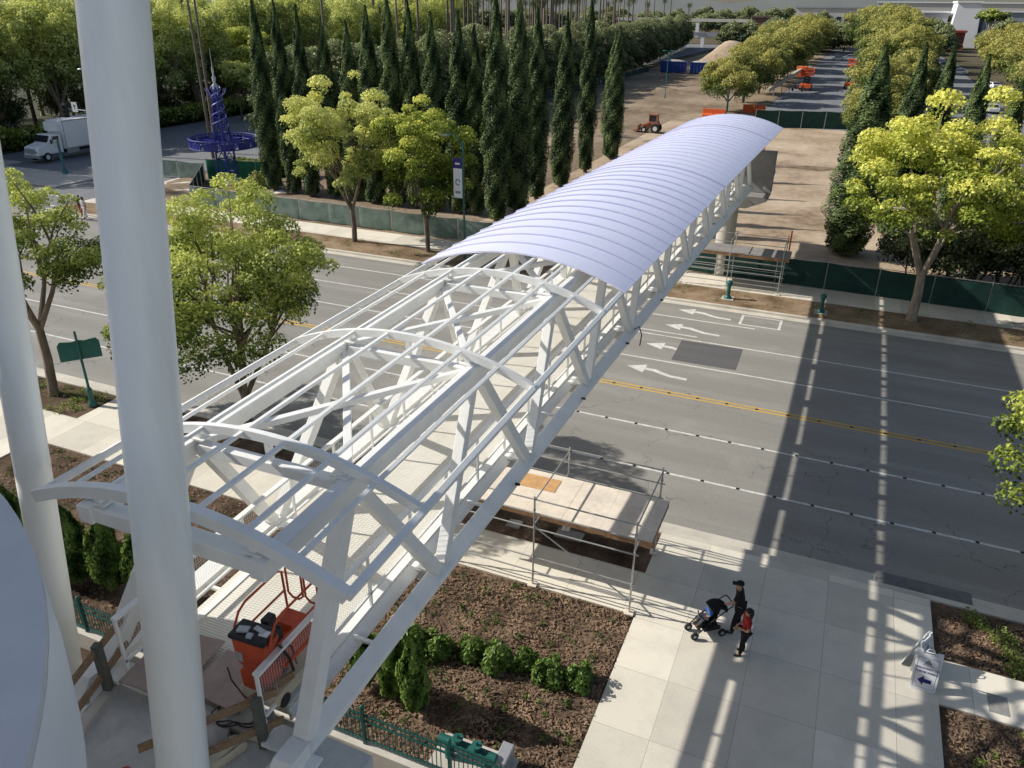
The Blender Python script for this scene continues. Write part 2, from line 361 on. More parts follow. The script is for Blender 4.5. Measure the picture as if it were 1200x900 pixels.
        ORG[o.name] = o0
        if bevel:
            b = o.modifiers.new('bevel', 'BEVEL'); b.width = bevel; b.segments = 2; b.limit_method = 'ANGLE'
        return o

def tag(o, label=None, cat=None, group=None, kind=None):
    if label: o['label'] = label
    if cat: o['category'] = cat
    if group: o['group'] = group
    if kind: o['kind'] = kind
    return o
def thing(name, label, cat, loc=(0, 0, 0), group=None):
    o = bpy.data.objects.new(name, None); o.empty_display_size = .3; COL.objects.link(o)
    o.location = loc; ORG[o.name] = V(loc)
    return tag(o, label, cat, group)
def copy_tree(o, parent=None):
    c = o.copy(); COL.objects.link(c)
    if parent: c.parent = parent
    for ch in list(o.children): copy_tree(ch, c)
    return c
def struct(name, mb, m, **kw): return tag(mb.build(name, m, **kw), kind='structure')
ORD = ['first', 'second', 'third', 'fourth', 'fifth', 'sixth', 'seventh', 'eighth', 'ninth', 'tenth', 'eleventh', 'twelfth', 'thirteenth', 'fourteenth', 'fifteenth', 'sixteenth', 'seventeenth', 'eighteenth', 'nineteenth', 'twentieth']

# ------------------------------------------------------------------ foliage
def leaves(name, c, nrm, size, tone, m, parent=None, core=None, aspect=.62, org=None):
    n = len(c); nrm = nrm / (np.linalg.norm(nrm, axis=1, keepdims=True) + 1e-9)
    a = rng.normal(size=(n, 3)); t = np.cross(nrm, a); t /= np.linalg.norm(t, axis=1, keepdims=True) + 1e-9
    b = np.cross(nrm, t)
    S = size[:, None]; vs = np.empty((n, 4, 3))
    vs[:, 0] = c - t * S; vs[:, 1] = c - b * S * aspect; vs[:, 2] = c + t * S; vs[:, 3] = c + b * S * aspect
    verts = vs.reshape(-1, 3); nc = 0; cf = []
    tn = np.repeat(tone, 4)
    if core is not None:
        nc = len(core.v); verts = np.vstack([verts, np.array(core.v)]); tn = np.concatenate([tn, np.zeros(nc)])
        cf = [tuple(i + n * 4 for i in f) for f in core.f]
    o0 = np.array(org) if org is not None else np.zeros(3)
    me = bpy.data.meshes.new(name)
    loops = np.arange(n * 4); extra = [i for f in cf for i in f]
    starts = list(range(0, n * 4, 4)); tot = [4] * n; p = n * 4
    for f in cf: starts.append(p); tot.append(len(f)); p += len(f)
    me.vertices.add(len(verts)); me.vertices.foreach_set('co', (verts - o0).astype(np.float32).ravel())
    me.loops.add(p); me.loops.foreach_set('vertex_index', np.concatenate([loops, np.array(extra, dtype=int)]).astype(np.int32))
    me.polygons.add(len(starts)); me.polygons.foreach_set('loop_start', np.array(starts, dtype=np.int32))
    me.materials.append(m); me.materials.append(CORE)
    me.polygons.foreach_set('material_index', np.array([0] * n + [1] * len(cf), dtype=np.int32))
    at = me.attributes.new('tone', 'FLOAT', 'POINT'); at.data.foreach_set('value', tn.astype(np.float32))
    me.update(calc_edges=True); me.validate()
    o = bpy.data.objects.new(name, me); COL.objects.link(o)
    if parent: o.parent = parent
    ORG[o.name] = V(o0) if org is not None else V((0, 0, 0))
    if org is not None: o.location = org
    return o

def unit(n):
    d = rng.normal(size=(n, 3)); return d / np.linalg.norm(d, axis=1, keepdims=True)

def clump_leaves(cs, rs, per, size, tones=None, flat=.8, up=.5):
    """leaf positions on the outer skin of many leaf clumps"""
    C, Nn, T = [], [], []
    cen = cs.mean(axis=0); zr = (cs[:, 2].min(), cs[:, 2].max() + 1e-6)
    for i, (c, r) in enumerate(zip(cs, rs)):
        n = max(8, int(per * r * r)); d = unit(n); d[:, 2] = np.where(rng.random(n) < .72, np.abs(d[:, 2]), d[:, 2])
        rad = r * (.45 + .6 * rng.random(n) ** .6)
        p = c + d * rad[:, None] * np.array([1, 1, flat])
        C.append(p); Nn.append(d * .8 + unit(n) * .9 + np.array([0, 0, up]))
        t0 = (tones[i] if tones is not None else .5)
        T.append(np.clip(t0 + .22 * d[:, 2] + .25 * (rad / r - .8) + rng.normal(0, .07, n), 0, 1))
    C = np.vstack(C); return C, np.vstack(Nn), size * (.7 + .6 * rng.random(len(C))), np.concatenate(T)

def crown_clumps(n, rx, ry, rz, cz, rmin, rmax, shell=.55, lobes=3, low=-.55):
    """clump centres in an uneven crown: an ellipsoid pushed in and out by a few lobes"""
    cs = []; ph = rng.random(lobes) * 6.28; k = 0
    while len(cs) < n and k < 6000:
        k += 1
        d = unit(1)[0]
        if d[2] < low: continue
        az = math.atan2(d[1], d[0]); w = 1 + .16 * math.sin(2 * az + ph[0]) + .13 * math.sin(3 * az + 2 * d[2] + ph[1]) + .1 * math.sin(5 * d[2] + ph[2])
        r = (shell + (1 - shell) * rng.random() ** .5) * w
        c = np.array([d[0] * rx * r, d[1] * ry * r, cz + d[2] * rz * r])
        if all(np.linalg.norm(c - q) > rmin * .75 for q in cs): cs.append(c)
    cs = np.array(cs); rs = rmin + (rmax - rmin) * rng.random(len(cs))
    return cs, rs

def make_tree(name, label, cat, h, rx, rz, fork, nclump, rmin, rmax, per, leaf, lm, bark, r0=.16, lean=(0, 0), group=None, tb=(.35, .4), seed=0, limbs=14, flat=.8, ry=None, shell=.5, lobes=3, multi=False, low=-.55):
    global rng
    rng = np.random.default_rng(100 + seed); rd = random.Random(seed)
    root = thing(name, label, cat, (0, 0, 0), group)
    cz = h - rz
    cs, rs = crown_clumps(nclump, rx, ry or rx, rz, cz, rmin, rmax, shell, lobes, low)
    cs[:, 0] += lean[0]; cs[:, 1] += lean[1]
    zn = (cs[:, 2] - cs[:, 2].min()) / (np.ptp(cs[:, 2]) + 1e-6)
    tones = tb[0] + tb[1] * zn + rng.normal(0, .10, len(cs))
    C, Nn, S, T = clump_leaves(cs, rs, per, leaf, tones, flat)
    t = MB(); fk = V((lean[0] * .25, lean[1] * .25, fork))
    if not multi: t.tube([(0, 0, -.1), (0, 0, .15), fk * .55 + V((.05, .03, 0)), fk], [r0 * 1.5, r0 * 1.12, r0, r0 * .88], 9)
    order = sorted(range(len(cs)), key=lambda i: rd.random())[:limbs]
    mains = []
    nm = 4
    for i in range(nm):
        az = i * 6.283 / nm + rd.random() * .9
        e = V((lean[0] + math.cos(az) * rx * .42, lean[1] + math.sin(az) * (ry or rx) * .42, fork + (cz - fork) * .85 + rd.random() * .4))
        st = fk if not multi else V((math.cos(az) * .12, math.sin(az) * .12, -.1))
        mid = st.lerp(e, .5) + V((math.cos(az) * .15, math.sin(az) * .15, -.1 + rd.random() * .15))
        t.tube([st - V((0, 0, .1)), mid, e], [r0 * .68, r0 * .5, r0 * .36], 7); mains.append((st, mid, e))
    for i in order:
        c = V(cs[i]); a = min(mains, key=lambda m_: (m_[2] - c).length); s0 = a[1].lerp(a[2], rd.random())
        mid = s0.lerp(c, .5) + V((rd.uniform(-.15, .15), rd.uniform(-.15, .15), rd.uniform(-.05, .2)))
        t.tube([s0, mid, c], [r0 * .34, r0 * .22, r0 * .08], 5)
    t.build('trunk', bark, root, smooth=True)
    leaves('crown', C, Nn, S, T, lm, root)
    return root

def make_cypress(name, label, cat, h, r, n, leaf, lm, seed=0, group=None, trunk=True, full=.2, gnarl=.12):
    global rng
    rng = np.random.default_rng(500 + seed)
    root = thing(name, label, cat, (0, 0, 0), group)
    def prof(t): return r * np.where(t < full, .62 + .38 * (t / full), (1 - (np.maximum(t - full, 0) / (1 - full)) ** 1.9) * .97 + .03)
    t = rng.random(n) ** 1.12; az = rng.random(n) * 6.283
    w = 1 + gnarl * np.sin(3 * az + 9 * t * h / 5) + gnarl * np.sin(5 * az - 13 * t * h / 5) + gnarl * .7 * np.sin(23 * t + 2 * az)
    k = (.78 + .32 * rng.random(n)); rad = prof(t) * w * k
    z = .35 + t * (h - .4)
    c = np.stack([rad * np.cos(az), rad * np.sin(az), z], 1)
    nr = np.stack([np.cos(az), np.sin(az), np.full(n, .25)], 1) + unit(n) * .55
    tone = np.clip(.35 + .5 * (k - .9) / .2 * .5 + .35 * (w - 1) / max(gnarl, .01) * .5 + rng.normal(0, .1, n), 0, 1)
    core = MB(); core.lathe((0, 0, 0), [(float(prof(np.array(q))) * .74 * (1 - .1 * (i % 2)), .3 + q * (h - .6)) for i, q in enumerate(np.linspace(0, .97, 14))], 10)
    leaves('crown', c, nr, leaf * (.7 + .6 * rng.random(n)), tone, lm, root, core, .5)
    if trunk:
        tk = MB(); tk.tube([(0, 0, -.1), (0, 0, .7)], [r * .25, r * .2], 8); tk.build('trunk', M['bark'], root, smooth=True)
    return root

def blob_plant(name, label, cat, rx, rz, n, leaf, lm, seed=0, group=None, core=True):
    """low leafy shrub: many leaf faces round a dark inside"""
    global rng
    rng = np.random.default_rng(900 + seed); d = unit(n); d[:, 2] = np.abs(d[:, 2])
    az = np.arctan2(d[:, 1], d[:, 0]); w = 1 + .22 * np.sin(3 * az + seed) + .15 * np.sin(5 * az + 4 * d[:, 2] + seed * 2)
    k = (.5 + .55 * rng.random(n) ** .6)
    c = d * (k * w)[:, None] * np.array([rx, rx, rz]); c[:, 2] += .05
    cm = None
    if core: cm = MB(); cm.ball((0, 0, rz * .25), (rx * .5, rx * .5, rz * .45), 10, 6)
    o = leaves(name, c, d + unit(n) * .8, leaf * (.6 + .8 * rng.random(n)), np.clip(.25 + .4 * k + .15 * d[:, 2] + rng.normal(0, .1, n), 0, 1), lm, None, cm, .55)
    return tag(o, label, cat, group)
# ================================================================== SETTING
def sheet(name, x0, y0, x1, y1, z, m, nx=1, ny=1, amp=0, seed=0):
    b = MB(); rd = random.Random(seed); vs = []
    for j in range(ny + 1):
        for i in range(nx + 1):
            e = 0 if i in (0, nx) or j in (0, ny) else rd.uniform(0, amp)
            vs.append((x0 + (x1 - x0) * i / nx, y0 + (y1 - y0) * j / ny, z + e))
    b.add(vs, [(j * (nx + 1) + i, j * (nx + 1) + i + 1, (j + 1) * (nx + 1) + i + 1, (j + 1) * (nx + 1) + i) for j in range(ny) for i in range(nx)])
    return struct(name, b, m, smooth=amp > 0)
def slab(name, x0, y0, x1, y1, z0, z1, m, bevel=0):
    b = MB(); b.bb((x0, y0, z0), (x1, y1, z1)); return struct(name, b, m, bevel=bevel)

sheet('woodland_floor', -420, 47, -93.2, 430, -.1, mat('wood_floor', (.05, .055, .025), 1, .4, .4)); sheet('ground', -2500, -600, 2500, 4000, -.30, M['soil'])
sheet('road', -93, 22.6, 260, 46.4, -.12, M['road'])
sheet('cross_street', -93, -60, -64.5, 22.59, -.12, M['road']); sheet('cross_street', -93, 46.41, -64.5, 420, -.12, M['road2'])
sheet('road', -400, 22.6, -93.01, 46.4, -.12, M['road'])
slab('plaza', -3.5, -30, 4.75, 22.35, -.3, 0, M['walk'])
slab('sidewalk', -64, 18, -3.504, 20, -.3, 0, M['walk']); slab('sidewalk', -64, -20, -29.2, 17.996, -.3, 0, M['walk'])
slab('sidewalk', -29.2, 20.004, -26, 22.35, -.3, 0, M['walk'])
slab('sidewalk', 4.754, 18, 60, 19.75, -.3, 0, M['walk'])
slab('curb', -64, 22.354, 60, 22.596, -.3, .012, M['curb'], .02)
sheet('gutter', -64, 22.61, 60, 23.15, -.115, M['curb'])
sheet('gutter', 3.2, 22.75, 6.0, 23.35, -.110, M['gutter'])
slab('curb', -64.4, 46.404, 120, 46.65, -.3, .012, M['curb'], .02)
sheet('gutter', -64.4, 45.85, 120, 46.395, -.115, M['curb'])
sheet('verge', -64, 46.66, 120, 49.7, -.03, M['strip'], 160, 8, .07, 3)
slab('sidewalk', -64, 49.7, 120, 52.3, -.3, 0, M['walkfar'])
sheet('planting_bed', -29.19, 10.72, -3.51, 17.99, -.05, M['mulch'], 130, 40, .04, 1)
sheet('planting_bed', 4.76, 2, 60, 17.99, -.05, M['mulch'], 90, 50, .04, 2)
sheet('planting_bed', 4.76, 19.76, 60, 22.34, -.05, M['mulch'], 120, 14, .07, 4)
sheet('planting_bed', -25.99, 20.01, -3.51, 22.34, -.05, M['mulch'], 90, 10, .06, 5)
sheet('planting_bed', -64, 20.01, -29.21, 22.34, -.05, M['mulch'], 90, 10, .06, 6)
sheet('planting_bed', -29.19, -8, -3.51, 10.4, -.06, M['mulch'], 60, 40, .06, 7)
slab('plaza', -3.7, 20.01, -3.5, 22.35, -.3, -.003, M['walk'])
# building site across the road
sheet('dirt_lot', -28, 52.31, 14, 131.5, -.05, M['dirt'], 40, 60, .12, 8)
sheet('dirt_lot', -64, 52.31, -28.01, 131.5, -.05, M['dirtdark'], 30, 60, .2, 12)
sheet('dirt_lot', -60, 131.6, -16, 400, -.05, M['dirtdark'], 40, 90, .25, 9)
sheet('lot_road', -15.9, 131.6, .5, 420, -.08, M['road2']); sheet('lot_road', 9.5, 90, 25.5, 420, -.07, M['road2'])
sheet('lot_verge', .51, 131.6, 9.49, 420, -.02, M['strip']); sheet('lot_verge', 25.51, 52.31, 120, 420, -.04, M['soil'])
sheet('lot_verge', 14.01, 52.31, 25.5, 89.9, -.06, M['strip'])
slab('traffic_island', -86, 53.2, -71.5, 58.6, -.2, .0, M['conc2'], .03)
slab('traffic_island', -90, 55.5, -86.6, 61, -.2, .0, M['conc2'], .03)
slab('sidewalk', -64, 57, -50, 61.6, -.3, 0, M['walkfar'])

# painted markings, each a sheet 4 mm above the asphalt
def mark(name, polys, m, z=-.116):
    b = MB()
    for p in polys: b.face([(x, y, z) for x, y in p])
    return struct(name, b, m, fix=False)
def rect(x0, y0, x1, y1): return [(x0, y0), (x1, y0), (x1, y1), (x0, y1)]
for y, x0, x1 in ((26.4, -45, 60), (29.87, -55, 60), (37.0, -50, 60), (40.45, -50, 60), (43.6, -50, -3.3), (41.0, -9.5, -6.1)):
    mark('lane_line', [rect(x0, y - .06, x1, y + .06)], M['white_line'])
for y in (33.3, 33.58): mark('centre_line', [rect(-60, y - .055, 80, y + .055)], M['yellow_line'])
def arrow(x, y):
    s = 1.0; pts = [(-2.0, .35), (-.95, .95), (-.95, .58), (-.35, .5), (.2, .05), (.65, -.2), (1.9, -.3), (1.9, -.05), (.75, .06), (.35, .28), (-.2, .68), (-.72, .82)]
    head = [(-2.0, .3), (-.8, -.25), (-.95, .12), (-.25, .1), (.35, -.32), (1.9, -.42), (1.9, -.14), (.5, -.05), (0, .42), (-.95, .46), (-.72, .9)]
    b = MB()
    hp = [(-1.9, .25), (-.75, -.35), (-.75, .85)]
    sh = [((-.75, .08), (-.75, .42)), ((-.15, .04), (-.1, .4)), ((.35, -.2), (.5, .1)), ((.85, -.36), (.9, -.06)), ((1.9, -.42), (1.9, -.12))]
    hp = [(a * .84, c * .84) for a, c in hp]; sh = [tuple((a * .84, c * .84) for a, c in q) for q in sh]
    b.face([(x + a, y + c, -.116) for a, c in hp])
    for (a0, a1), (b0, b1) in zip(sh, sh[1:]):
        b.face([(x + p[0], y + p[1], -.116) for p in (a0, b0, b1, a1)])
    return struct('lane_arrow', b, M['white_line'], fix=False)
for x, y in ((-6.4, 44.75), (-6.6, 41.95), (-6.9, 38.75), (-7.1, 35.5)): arrow(x, y)
mark('stop_bar', [rect(-50.6, 23.3, -50.1, 33)], M['white_line'])
for y in (44.6, 47.9): mark('crosswalk_line', [rect(-63.8, y - .15, -57.5, y + .15)], M['white_line'])
mark('crosswalk_line', [rect(-93, 47.6, -65, 47.9)], M['white_line']); mark('crosswalk_line', [rect(-93, 50.6, -65, 50.9)], M['white_line'])
mark('asphalt_patch', [[(-6.75, 37.35), (-3.45, 37.4), (-3.5, 40.3), (-6.8, 40.2)]], M['patch'], -.1135)
b = MB()
for r_ in (rect(-4.3, 44.0, -1.95, 44.12), rect(-4.3, 45.55, -1.95, 45.67), rect(-4.3, 44.12, -4.15, 45.55), rect(-2.1, 44.12, -1.95, 45.55)): b.face([(x, y, -.115) for x, y in r_])
struct('pavement_seal', b, M['white_line'], fix=False)
b = MB(); b.lathe((-3.1, 44.85, -.118), [(.42, 0), (.42, .007)], 24); struct('manhole_cover', b, M['lid'])
# raised pavement markers along the lines
st = MB(); st.box((0, 0, .012), (.13, .11, .024), taper=.7); stud = tag(st.build('road_stud', M['black']), 'small dark road stud set along a painted lane line', 'road stud', 'road studs along the lane lines')
first = True
for y, dx in ((26.4, .2), (29.87, .7), (33.44, 0)):
    for i in range(20):
        o = stud if first else stud.copy()
        if not first: COL.objects.link(o)
        first = False; o.location = (-15.5 + 1.36 * i + dx, y, -.115)
# lids in the walkways
for x, y, sx, sy, lab in ((-6.6, 20.9, .95, .5, 'grey utility vault lid in the dark bed under the scaffold'), (-8.6, 20.7, .5, .45, 'small square utility lid in the bed under the scaffold, near the bridge edge'), (6.2, 18.6, .5, .7, 'rectangular utility lid in the walkway right of the sandwich boards')):
    b = MB(); b.bb((x - sx / 2, y - sy / 2, -.04), (x + sx / 2, y + sy / 2, .035 if y > 20 else .004))
    o = tag(b.build('utility_lid', M['lid'], bevel=.01), lab, 'utility lid')

# ================================================================== FOOTBRIDGE
def camber(y):
    k = ((-50, -.9), (8.5, 0), (19, .19), (30, .22), (54, .06), (90, -.2))
    for (a, za), (b, zb) in zip(k, k[1:]):
        if a <= y <= b: return za + (zb - za) * (y - a) / (b - a)
def P(x, y, z): return V((x + .0145 * max(0, y - 10), y, z + camber(y)))
BY = [6.3 + 4.5 * i for i in range(11)]; TY = [8.55 + 4.5 * i for i in range(10)]
bridge = thing('footbridge', 'long white steel truss footbridge with arched lavender roof over the road', 'footbridge', (-8.1, 6.3, 6.1))
XZ = lambda i: (V((1, 0, 0)), V((0, 0, 1)))
def rectsec(w, h): return [(-w / 2, -h / 2), (w / 2, -h / 2), (w / 2, h / 2), (-w / 2, h / 2)]
def rail(x, z, ys, w, h, mb=None):
    mb = mb or MB(); return mb.sweep([P(x, y, z) for y in ys], rectsec(w, h), XZ)
YS = [5.95, 8.5, 10, 19, 30, 51.7]
b = MB(); b.sweep([P(-6.68, y, 6.36) for y in [6.75] + YS[1:]], [(0, -.02), (.2, -.155), (.2, -.175), (0, -.04)], XZ); b.build('edge_strip', M['white'], bridge)
rail(-10.23, 6.30, YS, .42, .16).build('bottom_chord', M['white'], bridge, bevel=.012)
b = MB(); b.sweep([P(-6.05, y, 6.255) for y in YS], [(-.17, .145), (.10, -.035), (.10, -.16), (-.17, .045)], XZ); b.build('bottom_chord', M['white'], bridge, bevel=.01)
b = MB(); b.sweep([P(-6.71, y, 6.15) for y in [6.8] + YS[1:]], rectsec(.05, .18), XZ); b.build('edge_beam', M['white'], bridge)
for x in (-6.4, -9.62): rail(x, 9.59, [6.3, 8.5, 10, 19, 30, 51.2], .27, .30).build('top_chord', M['white'], bridge, bevel=.015)
for xb, xt in ((-6.12, -6.4), (-10.15, -9.62)):
    for j, ty in enumerate(TY):
        for by in (BY[j], BY[j + 1]):
            s = .235 if not (j == 0 and by == BY[0]) else .285
            b = MB(); p = P(xb, by + (.12 if by < ty else -.12), 6.36); q = P(xt, ty + (-.15 if by < ty else .15), 9.46)
            b.beam(p, q, s, s * .95, up=(1, 0, 0)); b.build('truss_diagonal', M['white'], bridge, bevel=.012)
# gap plates between the chord and the deck (seen as a dashed dark slot)
for x0, x1 in ((-6.69, -6.2), (-10.03, -9.66)):
    for i in range(21):
        y = 6.3 + i * 2.25; w_ = .42 if i % 2 == 0 else .07
        b = MB(); b.bb(P(x0, y - w_ / 2, 6.27), P(x1, y + w_ / 2, 6.33)); b.build('gap_plate', M['white'], bridge)
dk = MB()
for y0, y1 in ((6.75, 8.5), (8.5, 10), (10, 19), (19, 30), (30, 51.6)):
    a0, a1, b1, b0 = P(-9.67, y0, 6.36), P(-6.68, y0, 6.36), P(-6.68, y1, 6.36), P(-9.67, y1, 6.36)
    dk.ext([a0, a1, b1, b0], (0, 0, -.12))
dk.build('deck', M['deck'], bridge)
for x in (-6.78, -9.47): rail(x, 6.372, [6.8, 8.5, 10, 19, 30, 51.5], .14, .02).build('deck_curb', M['white'], bridge)
for y in BY: b = MB(); b.beam(P(-10.0, y, 6.08), P(-6.25, y, 6.08), .22, .24); b.build('floor_beam', M['white'], bridge)
# woven guard panels
for x, sgn in ((-6.72, 1), (-9.57, -1)):
    ya = [6.25, 8.5, 10, 19, 30, 51.4]
    f = rail(x, 7.58, ya, .11, .05); rail(x, 6.68, ya, .05, .05, f)
    for i in range(31): y = 6.27 + 1.5 * i; f.beam(P(x, y, 6.37), P(x, y, 7.58), .05, .05, up=(1, 0, 0))
    fr = f.build('guard_frame', M['white'], bridge)
    g = MB(); w = .0028
    n = int(45 / .056)
    for i in range(n):
        y = 6.3 + i * .056; g.face([P(x, y - w, 6.7), P(x, y + w, 6.7), P(x, y + w, 7.56), P(x, y - w, 7.56)])
    for i in range(15):
        z = 6.73 + i * .057
        for a, c in zip(ya, ya[1:]): g.face([P(x + .003, a, z - w), P(x + .003, c, z - w), P(x + .003, c, z + w), P(x + .003, a, z + w)])
    o = g.build('guard_mesh', M['mesh'], fr, fix=False)
FY = [6.5] + TY
for i, y in enumerate(FY):
    b = MB(); z = 9.57; b.beam(P(-9.45 if i else -9.62, y, z), P(-6.57 if i else -6.3, y, z), .28 if i == 0 else .2, .26 if i == 0 else .2)
    b.build('cross_beam', M['white'], bridge, bevel=.012)
def flat_brace(p, q): b = MB(); b.beam(p, q, .15, .12); b.build('plan_brace', M['white'], bridge, bevel=.01)
for y0, y1 in zip(TY, TY[1:]):
    flat_brace(P(-9.5, y0 + .1, 9.64), P(-6.5, y1 - .1, 9.64)); flat_brace(P(-6.5, y0 + .1, 9.515), P(-9.5, y1 - .1, 9.515))
AR, AZ, AA = 7.09, 3.01, R(24.35)
def arcp(t, y, r=AR): a = t * AA; return P(-8.0 + r * math.sin(a), y, AZ + r * math.cos(a))
for i, y in enumerate(FY):
    n = 24; pts = [arcp(-1 + 2 * k / n, y) for k in range(n + 1)]
    fr = lambda k: ((V((0, 1, 0))), V((math.sin((-1 + 2 * k / n) * AA), 0, math.cos((-1 + 2 * k / n) * AA))))
    b = MB(); b.sweep(pts, rectsec(.16, .20) if i == 0 else rectsec(.11, .16), fr); a_ = b.build('arch_frame', M['white'], bridge, smooth=False)
    for x in (-9.45, -6.55):
        s = MB(); zt = AZ + math.sqrt(AR * AR - (x + 8.0) ** 2) - .06; s.beam(P(x, y, 9.68), P(x, y, zt), .12, .12, up=(0, 1, 0))
        s.beam(P(x - .16, y, 9.757), P(x + .16, y, 9.757), .2, .03); s.build('arch_stub', M['white'], a_)
    s = MB(); s.beam(P(-7.95, y, 9.62), P(-7.95, y, AZ + AR - .06), .10, .10, up=(0, 1, 0)); s.build('arch_stub', M['white'], a_)
for k in range(8):
    t = -1 + 2 * k / 7; e = k in (0, 7); s = .13 if e else .08
    a = t * AA; fr = lambda i: (V((math.cos(a), 0, -math.sin(a))), V((math.sin(a), 0, math.cos(a))))
    b = MB(); b.sweep([arcp(t, y, AR + (.0 if e else .02)) for y in (6.49, 8.5, 10, 19, 30, 53.8)], rectsec(s, s * (1 if e else .8)), fr)
    b.build('eave_tube' if e else 'purlin', M['white'], bridge, bevel=.02 if e else .008)
# roof sheets with standing seams every metre
segs = [(19.0, 33.45), (33.52, 47.95), (48.02, 54.2)]; n = 30
for y0, y1 in segs:
    b = MB()
    for r0, flip in ((AR + .13, 0), (AR + .085, 1)):
        for k in range(n):
            t0, t1 = -1.03 + 2.06 * k / n, -1.03 + 2.06 * (k + 1) / n
            b.face([arcp(t0, y0, r0), arcp(t1, y0, r0), arcp(t1, y1, r0), arcp(t0, y1, r0)])
    for y in (y0, y1):
        for k in range(n):
            t0, t1 = -1.03 + 2.06 * k / n, -1.03 + 2.06 * (k + 1) / n
            b.face([arcp(t0, y, AR + .085), arcp(t1, y, AR + .085), arcp(t1, y, AR + .13), arcp(t0, y, AR + .13)])
    for t in (-1.03, 1.03): b.face([arcp(t, y0, AR + .085), arcp(t, y1, AR + .085), arcp(t, y1, AR + .13), arcp(t, y0, AR + .13)])
    sh = b.build('roof_sheet', M['sheet'], bridge, smooth=True)
    s = MB(); d = MB(); y = y0 + .95
    while y < y1 - .2:
        fr = lambda k: (V((0, 1, 0)), V((math.sin((-1.03 + 2.06 * k / n) * AA), 0, math.cos((-1.03 + 2.06 * k / n) * AA))))
        s.sweep([arcp(-1.03 + 2.06 * k / n, y, AR + .15) for k in range(n + 1)], rectsec(.018, .026), fr)
        d.sweep([arcp(-1.03 + 2.06 * k / n, y - .032, AR + .133) for k in range(n + 1)], rectsec(.022, .012), fr)
        y += .98
    s.build('standing_seam', M['sheet'], sh); d.build('seam_groove', M['seam'], sh)
for y in (33.485, 47.985):
    b = MB(); fr = lambda k: (V((0, 1, 0)), V((math.sin((-1.03 + 2.06 * k / n) * AA), 0, math.cos((-1.03 + 2.06 * k / n) * AA))))
    b.sweep([arcp(-1.03 + 2.06 * k / n, y, AR + .15) for k in range(n + 1)], rectsec(.16, .03), fr); b.build('roof_joint', M['seam'], bridge)
for x in (-6.1, -10.17):
    b = MB(); b.bb((x - .34, 5.5, 6.115), (x + .36, 6.35, 6.16)); bp = b.build('base_plate', M['white'], bridge, bevel=.01)
    for dx in (-.24, .26):
        c = MB(); c.lathe((x + dx, 5.66, 6.16), [(.055, 0), (.055, .05), (.025, .05), (.025, .13)], 8); c.build('anchor_bolt', M['galv'], bp)
    g = MB(); g.ext([(x - .17, 5.62, 6.16), (x - .17, 6.3, 6.16), (x - .17, 6.3, 6.44), (x - .17, 5.88, 6.44)], (.34, 0, 0)); g.build('base_shoe', M['white'], bridge)
# hoist loop hanging from the chord
b = MB(); b.tube([P(-5.94, 24.2, 6.4), P(-5.8, 24.3, 6.5), P(-5.7, 24.35, 6.2), P(-5.72, 24.3, 5.8)], .02, 6); b.build('cable_loop', M['black'], bridge)
for y in (14.2, 18.9, 23.3, 27.9): c = MB(); c.tube([P(-5.95, y, 6.25), P(-5.84, y, 6.25)], .035, 8); c.build('lug', M['black'], bridge)

# far pier
pier = thing('bridge_pier', 'grey concrete pier and abutment under the far end of the footbridge', 'bridge pier', (-7.0, 53, 0))
b = MB(); b.lathe((-6.85, 53.0, -.2), [(.62, 0), (.62, 5.0)], 24); b.build('column', M['conc2'], pier, smooth=True)
b = MB(); b.ext([(-10.3, 52.0, 5.6), (-10.3, 52.0, 5.2), (-8.8, 52.0, 4.8), (-5.7, 52.0, 4.8), (-4.45, 52.0, 5.35), (-4.45, 52.0, 5.6)], (0, 2.3, 0)); b.build('cap', M['concdark'], pier, bevel=.03)
b = MB(); b.bb((-10.2, 53.3, 5.6), (-4.4, 54.1, 8.2)); b.build('back_wall', M['concdark'], pier, bevel=.03)
b = MB(); b.beam((-4.75, 52.1, 6.2), (-4.45, 53.2, 5.7), .1, .16); b.build('strut', M['white'], pier)
b = MB(); b.bb((-10.2, 54.1, 5.3), (-5.0, 62, 5.7)); b.build('landing_slab', M['concdark'], pier)

# ================================================================== NEAR STRUCTURES
land = thing('concrete_landing', 'bare grey concrete landing at the near end of the footbridge', 'landing', (-8, 2, 0))
b = MB(); b.prism([(-8.2, -2.5), (-5.1, -2.5), (-5.1, 6.72), (-6.55, 6.74), (-9.72, 6.74), (-10.07, 6.74), (-9.2, 3.6)], 5.2, 6.11); b.build('slab', M['conc'], land, bevel=.02)
b = MB(); b.prism([(-7.9, -2.0), (-5.6, -2.0), (-5.6, 6.0), (-9.3, 6.0)], -.2, 5.2); b.build('support_wall', M['conc'], land)
b = MB(); b.prism([(-9.22, 3.6), (-9.05, 3.6), (-9.85, 6.7), (-10.05, 6.7)], 6.11, 6.2); b.build('edge_kerb', M['conc2'], land)
for (x0, y0, x1, y1, rz, lab) in ((-9.55, 6.05, -8.45, 7.35, 0.1, 'pinkish board covering the joint on the left of the big white column'), (-8.35, 6.3, -7.3, 7.25, -.04, 'pinkish board on the deck joint beside the red lift')):
    b = MB(); zt = 6.47; b.box(((x0 + x1) / 2, (y0 + y1) / 2, zt), (x1 - x0, y1 - y0, .03), rz); tag(b.build('board', M['plypink']), lab, 'board')
for nm, pts, r_, lab in (('white_column', [(-7.2, 5.03, 6.12), (-7.25, 6.53, 16.5), (-7.28, 7.18, 21)], .35, 'thick round white column standing on the landing in front of the bridge'), ('white_column', [(-12.53, 6.43, -.1), (-11.94, 7.26, 10.05), (-11.36, 8.08, 20.1)], .28, 'slimmer looking white round column at the left edge behind the round canopy')):
    b = MB(); b.tube(pts, r_, 40); o = b.build(nm, M['column'], None, smooth=True, org=pts[0]); tag(o, lab, 'column')
